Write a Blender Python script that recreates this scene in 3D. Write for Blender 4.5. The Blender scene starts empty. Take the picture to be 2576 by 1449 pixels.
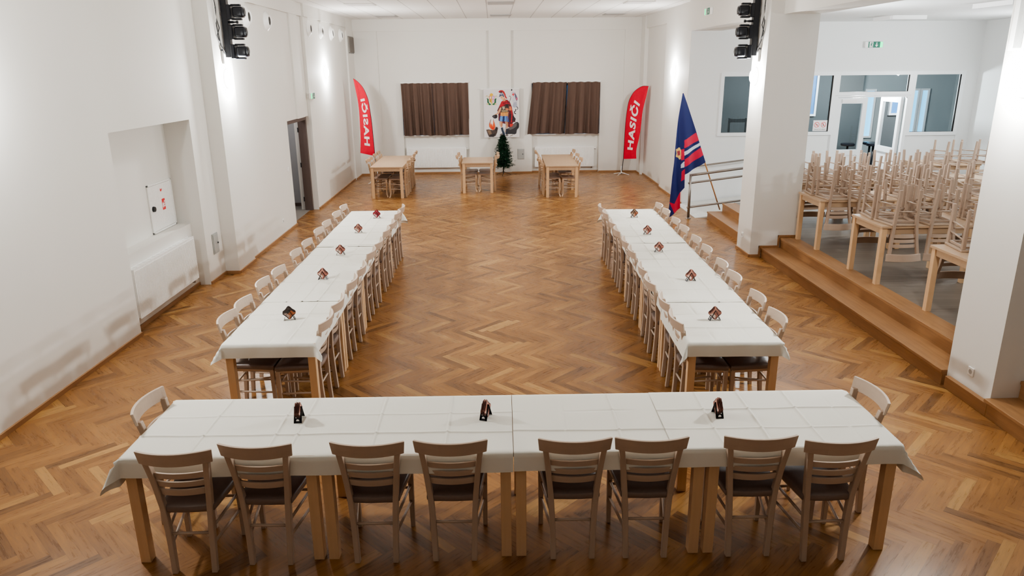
import bpy, bmesh, math, random
from mathutils import Vector, Matrix, Euler
PI = math.pi
R = random.Random(7)
SC = bpy.context.scene
COL = SC.collection

# ------------------------------------------------------------------ helpers
def lin(c):
    return tuple((v/12.92 if v <= 0.04045 else ((v+0.055)/1.055)**2.4) for v in c)
def rgb(r, g, b): return lin((r/255, g/255, b/255)) + (1.0,)

class G:
    """collects polygons for ONE mesh"""
    def __init__(s): s.v = []; s.f = []; s.m = []
    def add(s, vs, fs, mi=0):
        o = len(s.v); s.v += [tuple(p) for p in vs]
        for f in fs: s.f.append(tuple(i+o for i in f)); s.m.append(mi)
        return s
    def box(s, x0, x1, y0, y1, z0, z1, mi=0):
        v = [(x0,y0,z0),(x1,y0,z0),(x1,y1,z0),(x0,y1,z0),(x0,y0,z1),(x1,y0,z1),(x1,y1,z1),(x0,y1,z1)]
        return s.hexa(v, mi)
    def hexa(s, v, mi=0):
        return s.add(v, [(3,2,1,0),(4,5,6,7),(0,1,5,4),(1,2,6,5),(2,3,7,6),(3,0,4,7)], mi)
    def prism(s, pts, z0, z1, mi=0):
        n = len(pts); v = [(x,y,z0) for x,y in pts]+[(x,y,z1) for x,y in pts]
        f = [tuple(range(n-1,-1,-1)), tuple(range(n,2*n))]+[(i,(i+1)%n,n+(i+1)%n,n+i) for i in range(n)]
        return s.add(v, f, mi)
    def loft(s, rings, mi=0, closed=False, cap=True):
        n = len(rings[0]); v = [p for r in rings for p in r]; f = []; k = len(rings)
        for a in range(k if closed else k-1):
            b = (a+1) % k
            for i in range(n): f.append((a*n+i, a*n+(i+1)%n, b*n+(i+1)%n, b*n+i))
        if cap and not closed:
            f.append(tuple(range(n-1,-1,-1))); f.append(tuple((k-1)*n+i for i in range(n)))
        return s.add(v, f, mi)
    def tube(s, pts, r, n=8, mi=0, cap=True):
        pts = [Vector(p) for p in pts]; rings = []; up = None
        for i, p in enumerate(pts):
            d = (pts[min(i+1,len(pts)-1)]-pts[max(i-1,0)]).normalized()
            if up is None:
                up = Vector((0,0,1)) if abs(d.z) < .9 else Vector((1,0,0))
            a = d.cross(up).normalized(); up = a.cross(d).normalized()
            rr = r[i] if isinstance(r,(list,tuple)) else r
            rings.append([p+a*rr*math.cos(2*PI*k/n)+up*rr*math.sin(2*PI*k/n) for k in range(n)])
        return s.loft(rings, mi, cap=cap)
    def lathe(s, prof, c=(0,0,0), axis='z', n=20, mi=0, ring=False):
        rings = []
        for r, h in prof:
            ring = []
            for k in range(n):
                a = 2*PI*k/n; x, y = r*math.cos(a), r*math.sin(a)
                p = (x,y,h) if axis=='z' else ((h,x,y) if axis=='x' else (y,h,x))
                ring.append((c[0]+p[0],c[1]+p[1],c[2]+p[2]))
            rings.append(ring)
        return s.loft(rings, mi, closed=ring)
    def grid(s, nx, ny, fn, mi=None):
        v = [fn(i,j) for j in range(ny+1) for i in range(nx+1)]
        f = [(j*(nx+1)+i, j*(nx+1)+i+1, (j+1)*(nx+1)+i+1, (j+1)*(nx+1)+i) for j in range(ny) for i in range(nx)]
        o = len(s.v); s.v += v; s.f += [tuple(a+o for a in q) for q in f]; s.m += [0]*len(f)
        return s
    def mesh(s, name, mats, smooth=False, bevel=0, auto=None, segs=2):
        me = bpy.data.meshes.new(name); me.from_pydata(s.v, [], s.f)
        for m in (mats if isinstance(mats,(list,tuple)) else [mats]): me.materials.append(m)
        for p, mi in zip(me.polygons, s.m): p.material_index = mi
        bm = bmesh.new(); bm.from_mesh(me)
        if bevel:
            bm.normal_update()
            es = [e for e in bm.edges if len(e.link_faces)==2 and e.calc_face_angle(0) > .6]
            bmesh.ops.bevel(bm, geom=es, offset=bevel, segments=segs, profile=.5, affect='EDGES', clamp_overlap=True)
        bmesh.ops.recalc_face_normals(bm, faces=bm.faces) if s.closed() else None
        if auto is not None:
            bm.normal_update()
            for f in bm.faces: f.smooth = True
            for e in bm.edges: e.smooth = not (len(e.link_faces)==2 and e.calc_face_angle(0) > auto)
        elif smooth:
            for f in bm.faces: f.smooth = True
        bm.to_mesh(me); bm.free(); me.update()
        return me
    _open = False
    def closed(s): return not s._open
    def obj(s, name, mats, parent=None, **k):
        return link(name, s.mesh(name, mats, **k), parent)

def link(name, me, parent=None):
    o = bpy.data.objects.new(name, me); COL.objects.link(o)
    if parent: o.parent = parent
    return o
def tag(o, label=None, cat=None, group=None, kind=None):
    if label: o['label'] = label
    if cat: o['category'] = cat
    if group: o['group'] = group
    if kind: o['kind'] = kind
    return o
def thing(name, label, cat, loc=(0,0,0), rz=0, group=None):
    o = bpy.data.objects.new(name, None); COL.objects.link(o); o.empty_display_size = .1
    o.location = loc; o.rotation_euler = (0,0,rz)
    return tag(o, label, cat, group)
def struct(o): o['kind'] = 'structure'; return o
ORD = ['first','second','third','fourth','fifth','sixth','seventh','eighth','ninth','tenth','eleventh','twelfth']

# ------------------------------------------------------------------ materials
def newmat(name):
    m = bpy.data.materials.new(name); m.use_nodes = True; nt = m.node_tree
    return m, nt, nt.nodes['Principled BSDF']
def L(nt, a, b): nt.links.new(a, b)
def mth(nt, op, a, b=None, c=None):
    n = nt.nodes.new('ShaderNodeMath'); n.operation = op
    for i, v in enumerate((a,b,c)):
        if v is None: continue
        if isinstance(v,(int,float)): n.inputs[i].default_value = v
        else: L(nt, v, n.inputs[i])
    return n.outputs[0]
def mixc(nt, f, a, b, mode='MIX'):
    n = nt.nodes.new('ShaderNodeMix'); n.data_type = 'RGBA'; n.blend_type = mode
    for s, v in ((n.inputs[0],f),(n.inputs[6],a),(n.inputs[7],b)):
        if isinstance(v,(int,float,tuple)): s.default_value = v
        else: L(nt, v, s)
    return n.outputs[2]
def noise(nt, vec, scale, detail=3, rough=.5, out=0):
    n = nt.nodes.new('ShaderNodeTexNoise'); n.inputs['Scale'].default_value = scale
    n.inputs['Detail'].default_value = detail; n.inputs['Roughness'].default_value = rough
    if vec is not None: L(nt, vec, n.inputs['Vector'])
    return n.outputs[out]
def coords(nt, kind='Object', scale=(1,1,1)):
    t = nt.nodes.new('ShaderNodeTexCoord'); mp = nt.nodes.new('ShaderNodeMapping')
    mp.inputs['Scale'].default_value = scale; L(nt, t.outputs[kind], mp.inputs[0]); return mp.outputs[0]
def bump(nt, bs, h, strength=.1, dist=.01):
    b = nt.nodes.new('ShaderNodeBump'); b.inputs['Strength'].default_value = strength
    b.inputs['Distance'].default_value = dist; L(nt, h, b.inputs['Height']); L(nt, b.outputs[0], bs.inputs['Normal'])
def flat(name, col, rough=.5, metal=0, spec=.5, var=.04, scale=40, bmp=0):
    m, nt, bs = newmat(name); c = col if len(col)==4 else col+(1,)
    n = noise(nt, coords(nt), scale)
    d = tuple(v*(1-var*2) for v in c[:3])+(1,); e = tuple(min(1,v*(1+var*2)) for v in c[:3])+(1,)
    L(nt, mixc(nt, n, d, e), bs.inputs['Base Color'])
    bs.inputs['Roughness'].default_value = rough; bs.inputs['Metallic'].default_value = metal
    bs.inputs['Specular IOR Level'].default_value = spec
    if bmp: bump(nt, bs, n, bmp, .002)
    return m
def wood(name, c1, c2, axis, rough=.42, sc=26):
    m, nt, bs = newmat(name); s = {'x':(.06,1,1),'y':(1,.06,1),'z':(1,1,.06)}[axis]
    v = coords(nt, 'Object', s); n = noise(nt, v, sc, 6, .6); n2 = noise(nt, coords(nt,'Object',(1,1,1)), 3.5, 2)
    k = mth(nt,'MULTIPLY_ADD', n, .75, mth(nt,'MULTIPLY', n2, .25))
    L(nt, mixc(nt, k, c1, c2), bs.inputs['Base Color']); bs.inputs['Roughness'].default_value = rough
    bump(nt, bs, n, .06, .002); return m
def emis(name, col, st):
    m, nt, bs = newmat(name); bs.inputs['Base Color'].default_value = col
    bs.inputs['Emission Color'].default_value = col; bs.inputs['Emission Strength'].default_value = st; return m

def wall_mat(name, col):
    m, nt, bs = newmat(name); g = nt.nodes.new('ShaderNodeNewGeometry')
    n = noise(nt, g.outputs['Position'], 1.3, 4); n2 = noise(nt, g.outputs['Position'], 60, 2)
    a = tuple(v*.965 for v in col[:3])+(1,); L(nt, mixc(nt, n, a, col), bs.inputs['Base Color'])
    bs.inputs['Roughness'].default_value = .75; bs.inputs['Specular IOR Level'].default_value = .25
    bump(nt, bs, n2, .05, .002); return m

def herringbone():
    m, nt, bs = newmat('oak_herringbone'); g = nt.nodes.new('ShaderNodeNewGeometry')
    sp = nt.nodes.new('ShaderNodeSeparateXYZ'); L(nt, g.outputs['Position'], sp.inputs[0])
    x0, y0 = sp.outputs[0], sp.outputs[1]; w = .075; n = 7; k = 1/(math.sqrt(2)*w)
    x = x0; y = mth(nt,'ADD', mth(nt,'MULTIPLY_ADD', x0, .012, y0), .2575)
    u = mth(nt,'MULTIPLY', mth(nt,'ADD',x,y), k); v = mth(nt,'MULTIPLY', mth(nt,'SUBTRACT',x,y), k)
    i = mth(nt,'FLOOR',u); j = mth(nt,'FLOOR',v)
    mm = mth(nt,'FLOORED_MODULO', mth(nt,'SUBTRACT',i,j), 2*n)
    hor = mth(nt,'LESS_THAN', mm, n-.5)                      # board runs along u
    fu = mth(nt,'SUBTRACT',u,i); fv = mth(nt,'SUBTRACT',v,j)
    # horizontal: start i-mm, along = mm+fu, across = fv ; vertical: m2=mm-n, along=(m2 + (1-fv)) , across=fu
    m2 = mth(nt,'SUBTRACT',mm,n)
    al_h = mth(nt,'ADD',mm,fu); al_v = mth(nt,'ADD', m2, mth(nt,'SUBTRACT',1,fv))
    def sel(a,b): return mth(nt,'ADD', mth(nt,'MULTIPLY',hor,a), mth(nt,'MULTIPLY', mth(nt,'SUBTRACT',1,hor), b))
    al = sel(al_h, al_v); ac = sel(fv, fu)
    idx = sel(mth(nt,'SUBTRACT',i,mm), mth(nt,'ADD',i,.37)); idy = sel(mth(nt,'ADD',j,.71), mth(nt,'ADD',j,m2))
    cb = nt.nodes.new('ShaderNodeCombineXYZ'); L(nt,idx,cb.inputs[0]); L(nt,idy,cb.inputs[1]); L(nt,hor,cb.inputs[2])
    wn = nt.nodes.new('ShaderNodeTexWhiteNoise'); wn.noise_dimensions = '3D'; L(nt, cb.outputs[0], wn.inputs['Vector'])
    rnd = wn.outputs['Value']
    # grain coordinates
    c2 = nt.nodes.new('ShaderNodeCombineXYZ')
    L(nt, mth(nt,'MULTIPLY_ADD', al, .09, mth(nt,'MULTIPLY',rnd,37)), c2.inputs[0])
    L(nt, mth(nt,'MULTIPLY_ADD', ac, .9, mth(nt,'MULTIPLY',rnd,91)), c2.inputs[1]); L(nt, mth(nt,'MULTIPLY',rnd,13), c2.inputs[2])
    gr0 = noise(nt, c2.outputs[0], 3.2, 7, .66)
    mr = nt.nodes.new('ShaderNodeMapRange'); mr.inputs[1].default_value = .25; mr.inputs[2].default_value = .75; L(nt, gr0, mr.inputs[0]); gr = mr.outputs[0]; big = noise(nt, g.outputs['Position'], .55, 2)
    ramp = nt.nodes.new('ShaderNodeValToRGB'); e = ramp.color_ramp.elements
    e[0].position = 0; e[0].color = rgb(78,50,38); e[1].position = 1; e[1].color = rgb(204,166,118)
    for p, c in ((.06,(92,60,44)),(.16,(132,92,62)),(.5,(154,110,74)),(.86,(174,130,88))):
        q = e.new(p); q.color = rgb(*c)
    L(nt, rnd, ramp.inputs[0])
    gcol = mixc(nt, gr, rgb(104,66,42), rgb(204,164,118))
    c = mixc(nt, .42, ramp.outputs[0], gcol)
    c = mixc(nt, mth(nt,'MULTIPLY',mth(nt,'SUBTRACT',gr,.3),.5), c, rgb(214,176,130), 'SOFT_LIGHT')
    # knots
    vo = nt.nodes.new('ShaderNodeTexNoise'); vo.inputs['Scale'].default_value = 5.5; vo.inputs['Detail'].default_value = 2
    L(nt, c2.outputs[0], vo.inputs['Vector'])
    kn = nt.nodes.new('ShaderNodeMapRange'); kn.inputs[1].default_value = .70; kn.inputs[2].default_value = .78
    L(nt, vo.outputs[0], kn.inputs[0])
    c = mixc(nt, mth(nt,'MULTIPLY',kn.outputs[0],.38), c, rgb(84,48,28))
    # joints
    edge = mth(nt,'MINIMUM', mth(nt,'MINIMUM', ac, mth(nt,'SUBTRACT',1,ac)), mth(nt,'MINIMUM', al, mth(nt,'SUBTRACT',n,al)))
    jt = nt.nodes.new('ShaderNodeMapRange'); jt.inputs[1].default_value = 0; jt.inputs[2].default_value = .03
    jt.inputs[3].default_value = .35; jt.inputs[4].default_value = 0; L(nt, edge, jt.inputs[0])
    c = mixc(nt, jt.outputs[0], c, rgb(70,40,22))
    c = mixc(nt, mth(nt,'MULTIPLY',big,.25), c, rgb(134,96,66))
    c = mixc(nt, 1.0, c, (.81,.76,.59,1), 'MULTIPLY')
    L(nt, c, bs.inputs['Base Color'])
    bs.inputs['Roughness'].default_value = .33
    L(nt, mth(nt,'MULTIPLY_ADD', gr, .10, .24), bs.inputs['Roughness'])
    bs.inputs['Specular IOR Level'].default_value = .32
    bump(nt, bs, mth(nt,'MULTIPLY_ADD', gr, .05, mth(nt,'MULTIPLY', jt.outputs[0], -.5)), .04, .002)
    return m

def planks_grey():
    m, nt, bs = newmat('grey_vinyl_planks'); g = nt.nodes.new('ShaderNodeNewGeometry')
    mp = nt.nodes.new('ShaderNodeMapping'); L(nt, g.outputs['Position'], mp.inputs[0])
    br = nt.nodes.new('ShaderNodeTexBrick'); L(nt, mp.outputs[0], br.inputs['Vector'])
    br.inputs['Scale'].default_value = 1; br.inputs['Brick Width'].default_value = 1.2; br.inputs['Row Height'].default_value = .18
    br.inputs['Mortar Size'].default_value = .002; br.inputs['Color1'].default_value = rgb(106,97,88); br.inputs['Color2'].default_value = rgb(80,72,66)
    br.inputs['Mortar'].default_value = rgb(70,66,62)
    mp2 = nt.nodes.new('ShaderNodeMapping'); mp2.inputs['Scale'].default_value = (.35,5,1); L(nt, g.outputs['Position'], mp2.inputs[0])
    n = noise(nt, mp2.outputs[0], 4, 5)
    L(nt, mixc(nt, n, br.outputs[0], rgb(136,127,117)), bs.inputs['Base Color']); bs.inputs['Roughness'].default_value = .4
    return m

def ceiling_mat():
    m, nt, bs = newmat('ceiling_tiles'); g = nt.nodes.new('ShaderNodeNewGeometry')
    sp = nt.nodes.new('ShaderNodeSeparateXYZ'); L(nt, g.outputs['Position'], sp.inputs[0])
    fx = mth(nt,'FLOORED_MODULO', mth(nt,'MULTIPLY', mth(nt,'ADD',sp.outputs[0],.203+5.86), 1/.586), 1)
    ex = mth(nt,'MINIMUM', fx, mth(nt,'SUBTRACT',1,fx))
    fy = mth(nt,'FLOORED_MODULO', mth(nt,'MULTIPLY', mth(nt,'ADD',sp.outputs[1],.35), 1/1.2), 1)
    ey = mth(nt,'MULTIPLY', mth(nt,'MINIMUM', fy, mth(nt,'SUBTRACT',1,fy)), 2)
    lx = mth(nt,'LESS_THAN', ex, .018); ly = mth(nt,'LESS_THAN', ey, .014)
    n = noise(nt, g.outputs['Position'], 180, 2)
    c = mixc(nt, n, rgb(226,224,221), rgb(238,236,233))
    c = mixc(nt, mth(nt,'MULTIPLY',lx,.75), c, rgb(168,164,160)); c = mixc(nt, mth(nt,'MULTIPLY',ly,.12), c, rgb(180,176,172))
    L(nt, c, bs.inputs['Base Color']); bs.inputs['Roughness'].default_value = .8
    return m

def attr_mat(name, rough=.7, sheen=0):
    m, nt, bs = newmat(name); a = nt.nodes.new('ShaderNodeAttribute'); a.attribute_name = 'Col'
    n = noise(nt, coords(nt), 120, 2)
    L(nt, mixc(nt, mth(nt,'MULTIPLY',n,.12), a.outputs['Color'], (0,0,0,1)), bs.inputs['Base Color'])
    bs.inputs['Roughness'].default_value = rough; return m

def glass_mat(name, tint, refl=.1):
    m, nt, bs = newmat(name); out = nt.nodes['Material Output']
    tr = nt.nodes.new('ShaderNodeBsdfTransparent'); tr.inputs[0].default_value = tint
    gl = nt.nodes.new('ShaderNodeBsdfGlossy'); gl.inputs['Roughness'].default_value = .02
    gl.inputs[0].default_value = (.9,.95,1,1)
    mx = nt.nodes.new('ShaderNodeMixShader'); fr = nt.nodes.new('ShaderNodeFresnel'); fr.inputs[0].default_value = 1.35
    L(nt, fr.outputs[0], mx.inputs[0]); L(nt, tr.outputs[0], mx.inputs[1]); L(nt, gl.outputs[0], mx.inputs[2])
    L(nt, mx.outputs[0], out.inputs[0]); return m

WALL = wall_mat('white_plaster', rgb(228,226,221))
WALLC = wall_mat('cool_white_plaster', rgb(236,238,238))
FLOOR = herringbone(); GREY = planks_grey(); CEIL = ceiling_mat()
BZ = wood('beech_upright', rgb(166,144,126), rgb(194,174,156), 'z'); BX = wood('beech_across', rgb(170,148,130), rgb(198,178,160), 'x')
BY = wood('beech_seat', rgb(180,156,132), rgb(206,182,158), 'y')
TZ = wood('oak_table_leg', rgb(196,160,122), rgb(224,190,152), 'z'); TX = wood('oak_table_top', rgb(172,142,114), rgb(194,166,136), 'x', .38)
SX = wood('oak_step_along', rgb(112,76,46), rgb(184,140,96), 'y', .42, 30); SK = wood('oak_skirting', rgb(140,102,70), rgb(174,134,96), 'y', .4)
SKX = wood('oak_skirting_across', rgb(140,102,70), rgb(174,134,96), 'x', .4)
DZ = wood('dark_chair_wood', rgb(166,136,108), rgb(196,166,136), 'z'); DS = flat('brown_seat_wood', rgb(140,116,100), .45)
LEATH = flat('brown_seat_leatherette', rgb(120,104,97), .34, 0, .5, .06, 60, .05)
CLOTH = flat('white_table_linen', rgb(226,224,215), .85, 0, .2, .015, 500, .08)
CURT = flat('brown_curtain_fabric', rgb(100,82,74), .9, 0, .1, .08, 240, .1)
RAD = flat('radiator_enamel', rgb(242,242,240), .35); WHITE = flat('white_plastic', rgb(240,240,238), .4, var=.01)
WPVC = flat('white_pvc_frame', rgb(240,243,245), .35, var=.01)
GREYM = flat('grey_metal_box', rgb(182,184,182), .45, .3, var=.02); BLACK = flat('black_plastic', rgb(22,24,30), .35, var=.05)
BLACKM = flat('black_fixture_enamel', rgb(20,22,30), .28, 0, .4, .05); DARK = flat('dark_gap', rgb(34,32,32), .8)
STEEL = flat('brushed_steel', rgb(140,133,127), .38, .75, var=.04, scale=90); GRILL = flat('grey_grille', rgb(120,120,118), .5)
STRIP = flat('grey_air_strip', rgb(176,174,172), .6)
PANELM = flat('light_panel_acrylic', rgb(246,246,246), .3, var=.005)
RED = flat('red_banner_cloth', rgb(206,34,58), .75, 0, .2, .06, 30); WTXT = flat('banner_lettering', rgb(240,226,226), .7)
DOORB = wood('brown_door_veneer', rgb(86,72,68), rgb(106,92,86), 'z', .5); CORR = wall_mat('grey_corridor_plaster', rgb(176,176,178))
CORRF = flat('grey_corridor_tiles', rgb(150,144,138), .5)
PAINT = attr_mat('printed_cloth'); FLAGM = attr_mat('flag_cloth', .6); COAST = attr_mat('printed_board', .5)
GREENE = emis('green_exit_glow', rgb(40,230,150), 2.2); GREENP = flat('green_sign', rgb(18,110,86), .5); 
SIGNR = flat('red_sign', rgb(214,44,44), .5); STICK = flat('white_sticker', rgb(240,236,236), .5, var=.01)
TREE = flat('dark_green_needles', rgb(22,52,34), .8, 0, .2, .35, 30); BARK = flat('tree_trunk_green_brown', rgb(44,40,32), .8)
POLEW = wood('light_pole_wood', rgb(180,130,84), rgb(206,158,110), 'z'); BLUEW = emis('blue_dusk_window', rgb(120,200,240), 1.6)
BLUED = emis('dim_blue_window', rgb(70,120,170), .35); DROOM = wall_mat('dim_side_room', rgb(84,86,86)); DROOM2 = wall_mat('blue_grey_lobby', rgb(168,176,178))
SHADE = flat('shaded_dark_wood', rgb(66,68,68), .6)
GLASS = glass_mat('clear_glass', (.82,.88,.9,1)); GLASSD = glass_mat('tinted_glass', (.6,.68,.72,1))
DOME = emis('lit_opal_glass', (1,.99,.98,1), 14.0); RAMPM = flat('ramp_screed', rgb(214,214,210), .6)

# ------------------------------------------------------------------ camera
f, pit, yaw, rol, cx, cy, cz = 1820.9, .2968, .0226, -.0098, -.0859, -3.9263, 3.0119
fw = Vector((math.sin(yaw)*math.cos(pit), math.cos(yaw)*math.cos(pit), -math.sin(pit)))
r0 = Vector((math.cos(yaw), -math.sin(yaw), 0)); u0 = r0.cross(fw)
rr = r0*math.cos(rol)+u0*math.sin(rol); uu = u0*math.cos(rol)-r0*math.sin(rol)
cam = bpy.data.cameras.new('camera'); co = bpy.data.objects.new('camera', cam); COL.objects.link(co)
co.matrix_world = Matrix(((rr.x,uu.x,-fw.x,cx),(rr.y,uu.y,-fw.y,cy),(rr.z,uu.z,-fw.z,cz),(0,0,0,1)))
cam.sensor_width = 36; cam.lens = f/2576*36; cam.clip_end = 100; SC.camera = co

# ------------------------------------------------------------------ room shell
YB = 17.54; HC = 4.3; YS = 12.2; ZS = .32; HS = 3.86
def XL(y): return -4.245-.0215*(6.93-y)
def S(name, g, m, parent=None, **k):
    o = g.obj(name, m, parent, **k)
    if parent is None: struct(o)
    return o
S('floor', G().box(-5.0,5.2,-7,17.9,-.2,0), FLOOR)
S('floor_side_hall', G().box(4.78,14.0,-7,10.56,-.1,ZS).box(6.6,14.0,10.56,12.4,-.1,ZS), GREY)
S('ceiling', G().box(-5.0,4.6,-7,17.9,HC,HC+.2), CEIL)
S('ceiling_side_hall', G().box(4.6,14,-7,12.4,HS,HS+.64), WALLC)
# left wall, near part with radiator niche, pilaster, far part with doorway
g = G()
g.prism([(-5,-7),(XL(-7),-7),(XL(4.24),4.24),(-5,4.24)],0,HC)
g.prism([(-5,4.24),(XL(4.24),4.24),(XL(6.34),6.34),(-5,6.34)],2.36,HC)
g.prism([(-5,6.34),(XL(6.34),6.34),(XL(6.93),6.93),(-5,6.93)],0,HC)
g.box(-5,-4.62,4.24,6.34,.92,2.36); g.box(-5,-4.43,4.24,6.34,0,.92)
g.box(-5,-4.035,6.93,7.68,0,HC)
g.box(-4.4,-4.08,7.681,10.5,0,4.05); g.box(-4.4,-4.08,10.501,12.169,2.04,4.05); g.box(-4.4,-4.01,12.17,16.6,0,4.05); 
g.box(-4.4,-4.03,7.681,12.17,4.051,HC); g.box(-4.4,-3.985,12.171,16.6,4.051,HC); g.box(-4.079,-4.045,11.22,11.8,2.041,4.05); g.box(-4.4,-3.97,16.601,17.7,0,HC)
S('wall_left', g, WALL)
# corridor behind the left doorway
g = G(); g.box(-5.9,-5.8,9.6,12.6,0,2.6); g.box(-5.8,-4.4,9.5,9.6,0,2.6); g.box(-5.8,-4.4,12.6,12.7,0,2.6); g.box(-5.9,-4.4,9.5,12.7,2.6,2.7)
S('wall_corridor', g, CORR)
S('floor_corridor', G().box(-5.9,-4.2,9.5,12.7,-.1,.004), CORRF)
g = G(); g.box(-5.8,-4.4,12.585,12.6,0,.08); g.box(-5.8,-5.785,9.6,12.585,0,.08); S('baseboard_corridor', g, DOORB)
g = G(); g.box(-4.30,-4.13,10.5,10.56,0,1.96); g.box(-4.30,-4.13,12.09,12.169,0,1.96); g.box(-4.30,-4.13,10.5,12.169,1.96,2.04)
fr = S('door_1', g, DOORB)
for z in (.25,1.0,1.75): G().tube([(-4.305,12.085,z-.05),(-4.305,12.085,z+.05)],.012,8).obj('hinge', BLACK, fr)
# back wall: recessed fields, raised frame, window recesses with radiators below
g = G()
W1 = (-2.70,-.80); W2 = (1.02,2.99)
for a, b in ((-4.4,W1[0]),(W1[1],W2[0]),(W2[1],4.6)): g.box(a,b,YB,YB+.4,0,HC)
for a, b in (W1,W2):
    g.box(a,b,YB,YB+.4,2.55,HC); g.box(a,b,YB+.13,YB+.4,0,1.1)
for a, b in ((-4.05,-3.31),(-.19,.43),(3.65,4.15)): g.box(a,b,YB-(.07 if a==-.19 else .045),YB-.0005,0,3.9795)
g.box(-4.05,4.15,YB-.06,YB-.0005,3.98,HC)
S('wall_back', g, WALL)
for i, (a, b) in enumerate((W1,W2)):
    g = G(); y = YB+.3
    for x0, x1, z0, z1 in ((a,a+.07,1.17,2.48),(b-.07,b,1.17,2.48),(a,b,1.1,1.17),(a,b,2.48,2.55),((a+b)/2-.05,(a+b)/2+.05,1.17,2.48)): g.box(x0,x1,y,y+.07,z0,z1)
    w = S('window_%d'%(i+1), g, WPVC); G().box(a+.06,b-.06,y+.03,y+.04,1.16,2.49).obj('pane', BLUED, w)
    G().box(a-.0,b+.0,YB+.02,YB+.3,1.1,1.125).obj('window_sill', WHITE, w)
# right wall
g = G()
g.box(4.20,4.6,YS+.01,17.6,0,HC); g.box(4.13,4.199,YS+.01,14.55,0,HC); g.box(4.13,4.199,14.551,16.949,3.98,HC); g.box(4.1,4.199,16.95,17.6,0,HC)
S('wall_right', g, WALL)
S('wall_pillar_far', G().box(4.05,4.80,7.43,8.07,0,HC), WALL)
S('wall_pillar_near', G().box(4.28,5.03,1.82,2.45,0,HC), WALL)
S('wall_pillar_rear', G().box(4.05,4.80,-4.2,-3.5,0,HC), WALL)
S('trim_1', G().box(4.08,4.80,8.07,YS+.05,3.70,HC), WALL)            # lintel beams over the side-hall openings
S('trim_2', G().box(4.255,4.793,-7,7.43,3.72,HC), WALL)
S('wall_rear', G().box(-5,14,-7.2,-7,0,HC), WALL)
# side hall: back wall with glazed partition and door
WX0, WX1, DX0, DX1 = 4.83, 10.17, 7.42, 8.99
g = G()
g.box(4.134,4.83,YS,YS+.2,0,4.29); g.box(10.17,10.5,YS,YS+.2,0,4.5); g.box(4.83,10.17,YS,YS+.2,2.84,4.5)
g.box(4.83,7.36,YS+.02,YS+.2,0,1.53); g.box(9.03,10.17,YS+.02,YS+.2,0,1.50)
S('wall_side_hall_back', g, WALLC)
S('wall_side_hall_right', G().box(10.45,10.7,-7,12.4,0,4.5), WALLC)
S('trim_3', G().box(4.7,4.79,-7,12.15,HS-.06,HS+.2), WALLC)
def sheet(x0,x1,y,z0,z1):
    g = G(); g._open = True; return g.add([(x0,y,z0),(x1,y,z0),(x1,y,z1),(x0,y,z1)],[(0,1,2,3)])
def frame(name, x0, x1, z0, z1, panes, mat, y=YS-.02):
    g = G(); t = .075
    for a, b, c, d in ((x0,x1,z0,z0+t),(x0,x1,z1-t,z1),(x0,x0+t,z0+t,z1-t),(x1-t,x1,z0+t,z1-t)): g.box(a,b,y,y+.09,c,d)
    w = S(name, g, WPVC)
    sheet(x0+t-.005,x1-t+.005,y+.045,z0+t-.005,z1-t+.005).obj('pane', mat, w)
    gk = G(); e = .006
    for a, b, c, d in ((x0+t,x1-t,z0+t,z0+t+e),(x1-t-.022,x1-t,z0+t,z1-t)): gk.box(a,b,y+.02,y+.044,c,d)
    gk.obj('gasket', DARK, w)
    return w
frame('window_3', 4.83,5.95,1.5,2.84,1,GLASSD); frame('window_4', 5.95,7.36,1.5,2.84,1,GLASSD)
frame('window_5', 7.36,9.03,2.34,2.84,1,GLASS); frame('window_6', 9.03,10.17,1.47,2.84,1,GLASS)
g = G(); y = YS-.02
for a, b, c, d in ((7.36,7.43,ZS,2.30),(8.96,9.03,ZS,2.30),(7.36,9.03,2.30,2.335)): g.box(a,b,y,y+.09,c,d)
dr = S('door_2', g, WPVC)
def leaf(x0, x1, parent, mat, hinge, ang):
    e = bpy.data.objects.new('door_leaf', None); g = G(); t = .1; w = x1-x0
    for a, b, c, d in ((0,t,.14,1.84),(w-t,w,.14,1.84),(0,w,0,.14),(0,w,1.84,1.96),(t,w-t,.72,.84)): g.box(a,b,-.035,.035,c,d)
    g.box(t,w-t,-.012,.012,.14,.72)
    o = g.obj('door_leaf', WPVC, parent); o.location = hinge; o.rotation_euler = (0,0,ang)
    bpy.data.objects.remove(e)
    p = sheet(t,w-t,0,.84,1.84).obj('glass', mat, o)
    G().box(.1,.42,-.06,-.036,1.86,1.93).obj('door_closer', WHITE, o)
    return o
leaf(7.43,8.10,dr,GLASSD,(7.43,YS+.03,ZS+.01),0)
leaf(8.10,8.96,dr,GLASS,(8.93,YS+.11,ZS+.01),math.radians(90))
# rooms behind the partition: dim part on the left, grey lobby on the right
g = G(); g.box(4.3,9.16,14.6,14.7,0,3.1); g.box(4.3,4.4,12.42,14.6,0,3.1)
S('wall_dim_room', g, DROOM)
g = G(); g.box(9.1,12.2,15.6,15.7,0,3.1); g.box(12.1,12.2,12.42,15.6,0,3.1); g.box(9.1,9.2,14.7,15.6,0,3.1)
S('wall_lobby', g, DROOM2); S('floor_lobby', G().box(4.3,12.2,12.4,15.7,.2,ZS), GREY)
S('ceiling_lobby', G().box(4.3,12.2,12.42,15.7,2.9,3.0), DROOM2)
def win(name, x0, x1, z0, z1, y, mat, fm=WPVC):
    g = G(); t = .05
    for a, b, c, d in ((x0,x1,z0,z0+t),(x0,x1,z1-t,z1),(x0,x0+t,z0+t,z1-t),(x1-t,x1,z0+t,z1-t)): g.box(a,b,y-.07,y,c,d)
    w = S(name, g, fm); G().box(x0+t,x1-t,y-.03,y-.02,z0+t,z1-t).obj('pane', mat, w)
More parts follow.
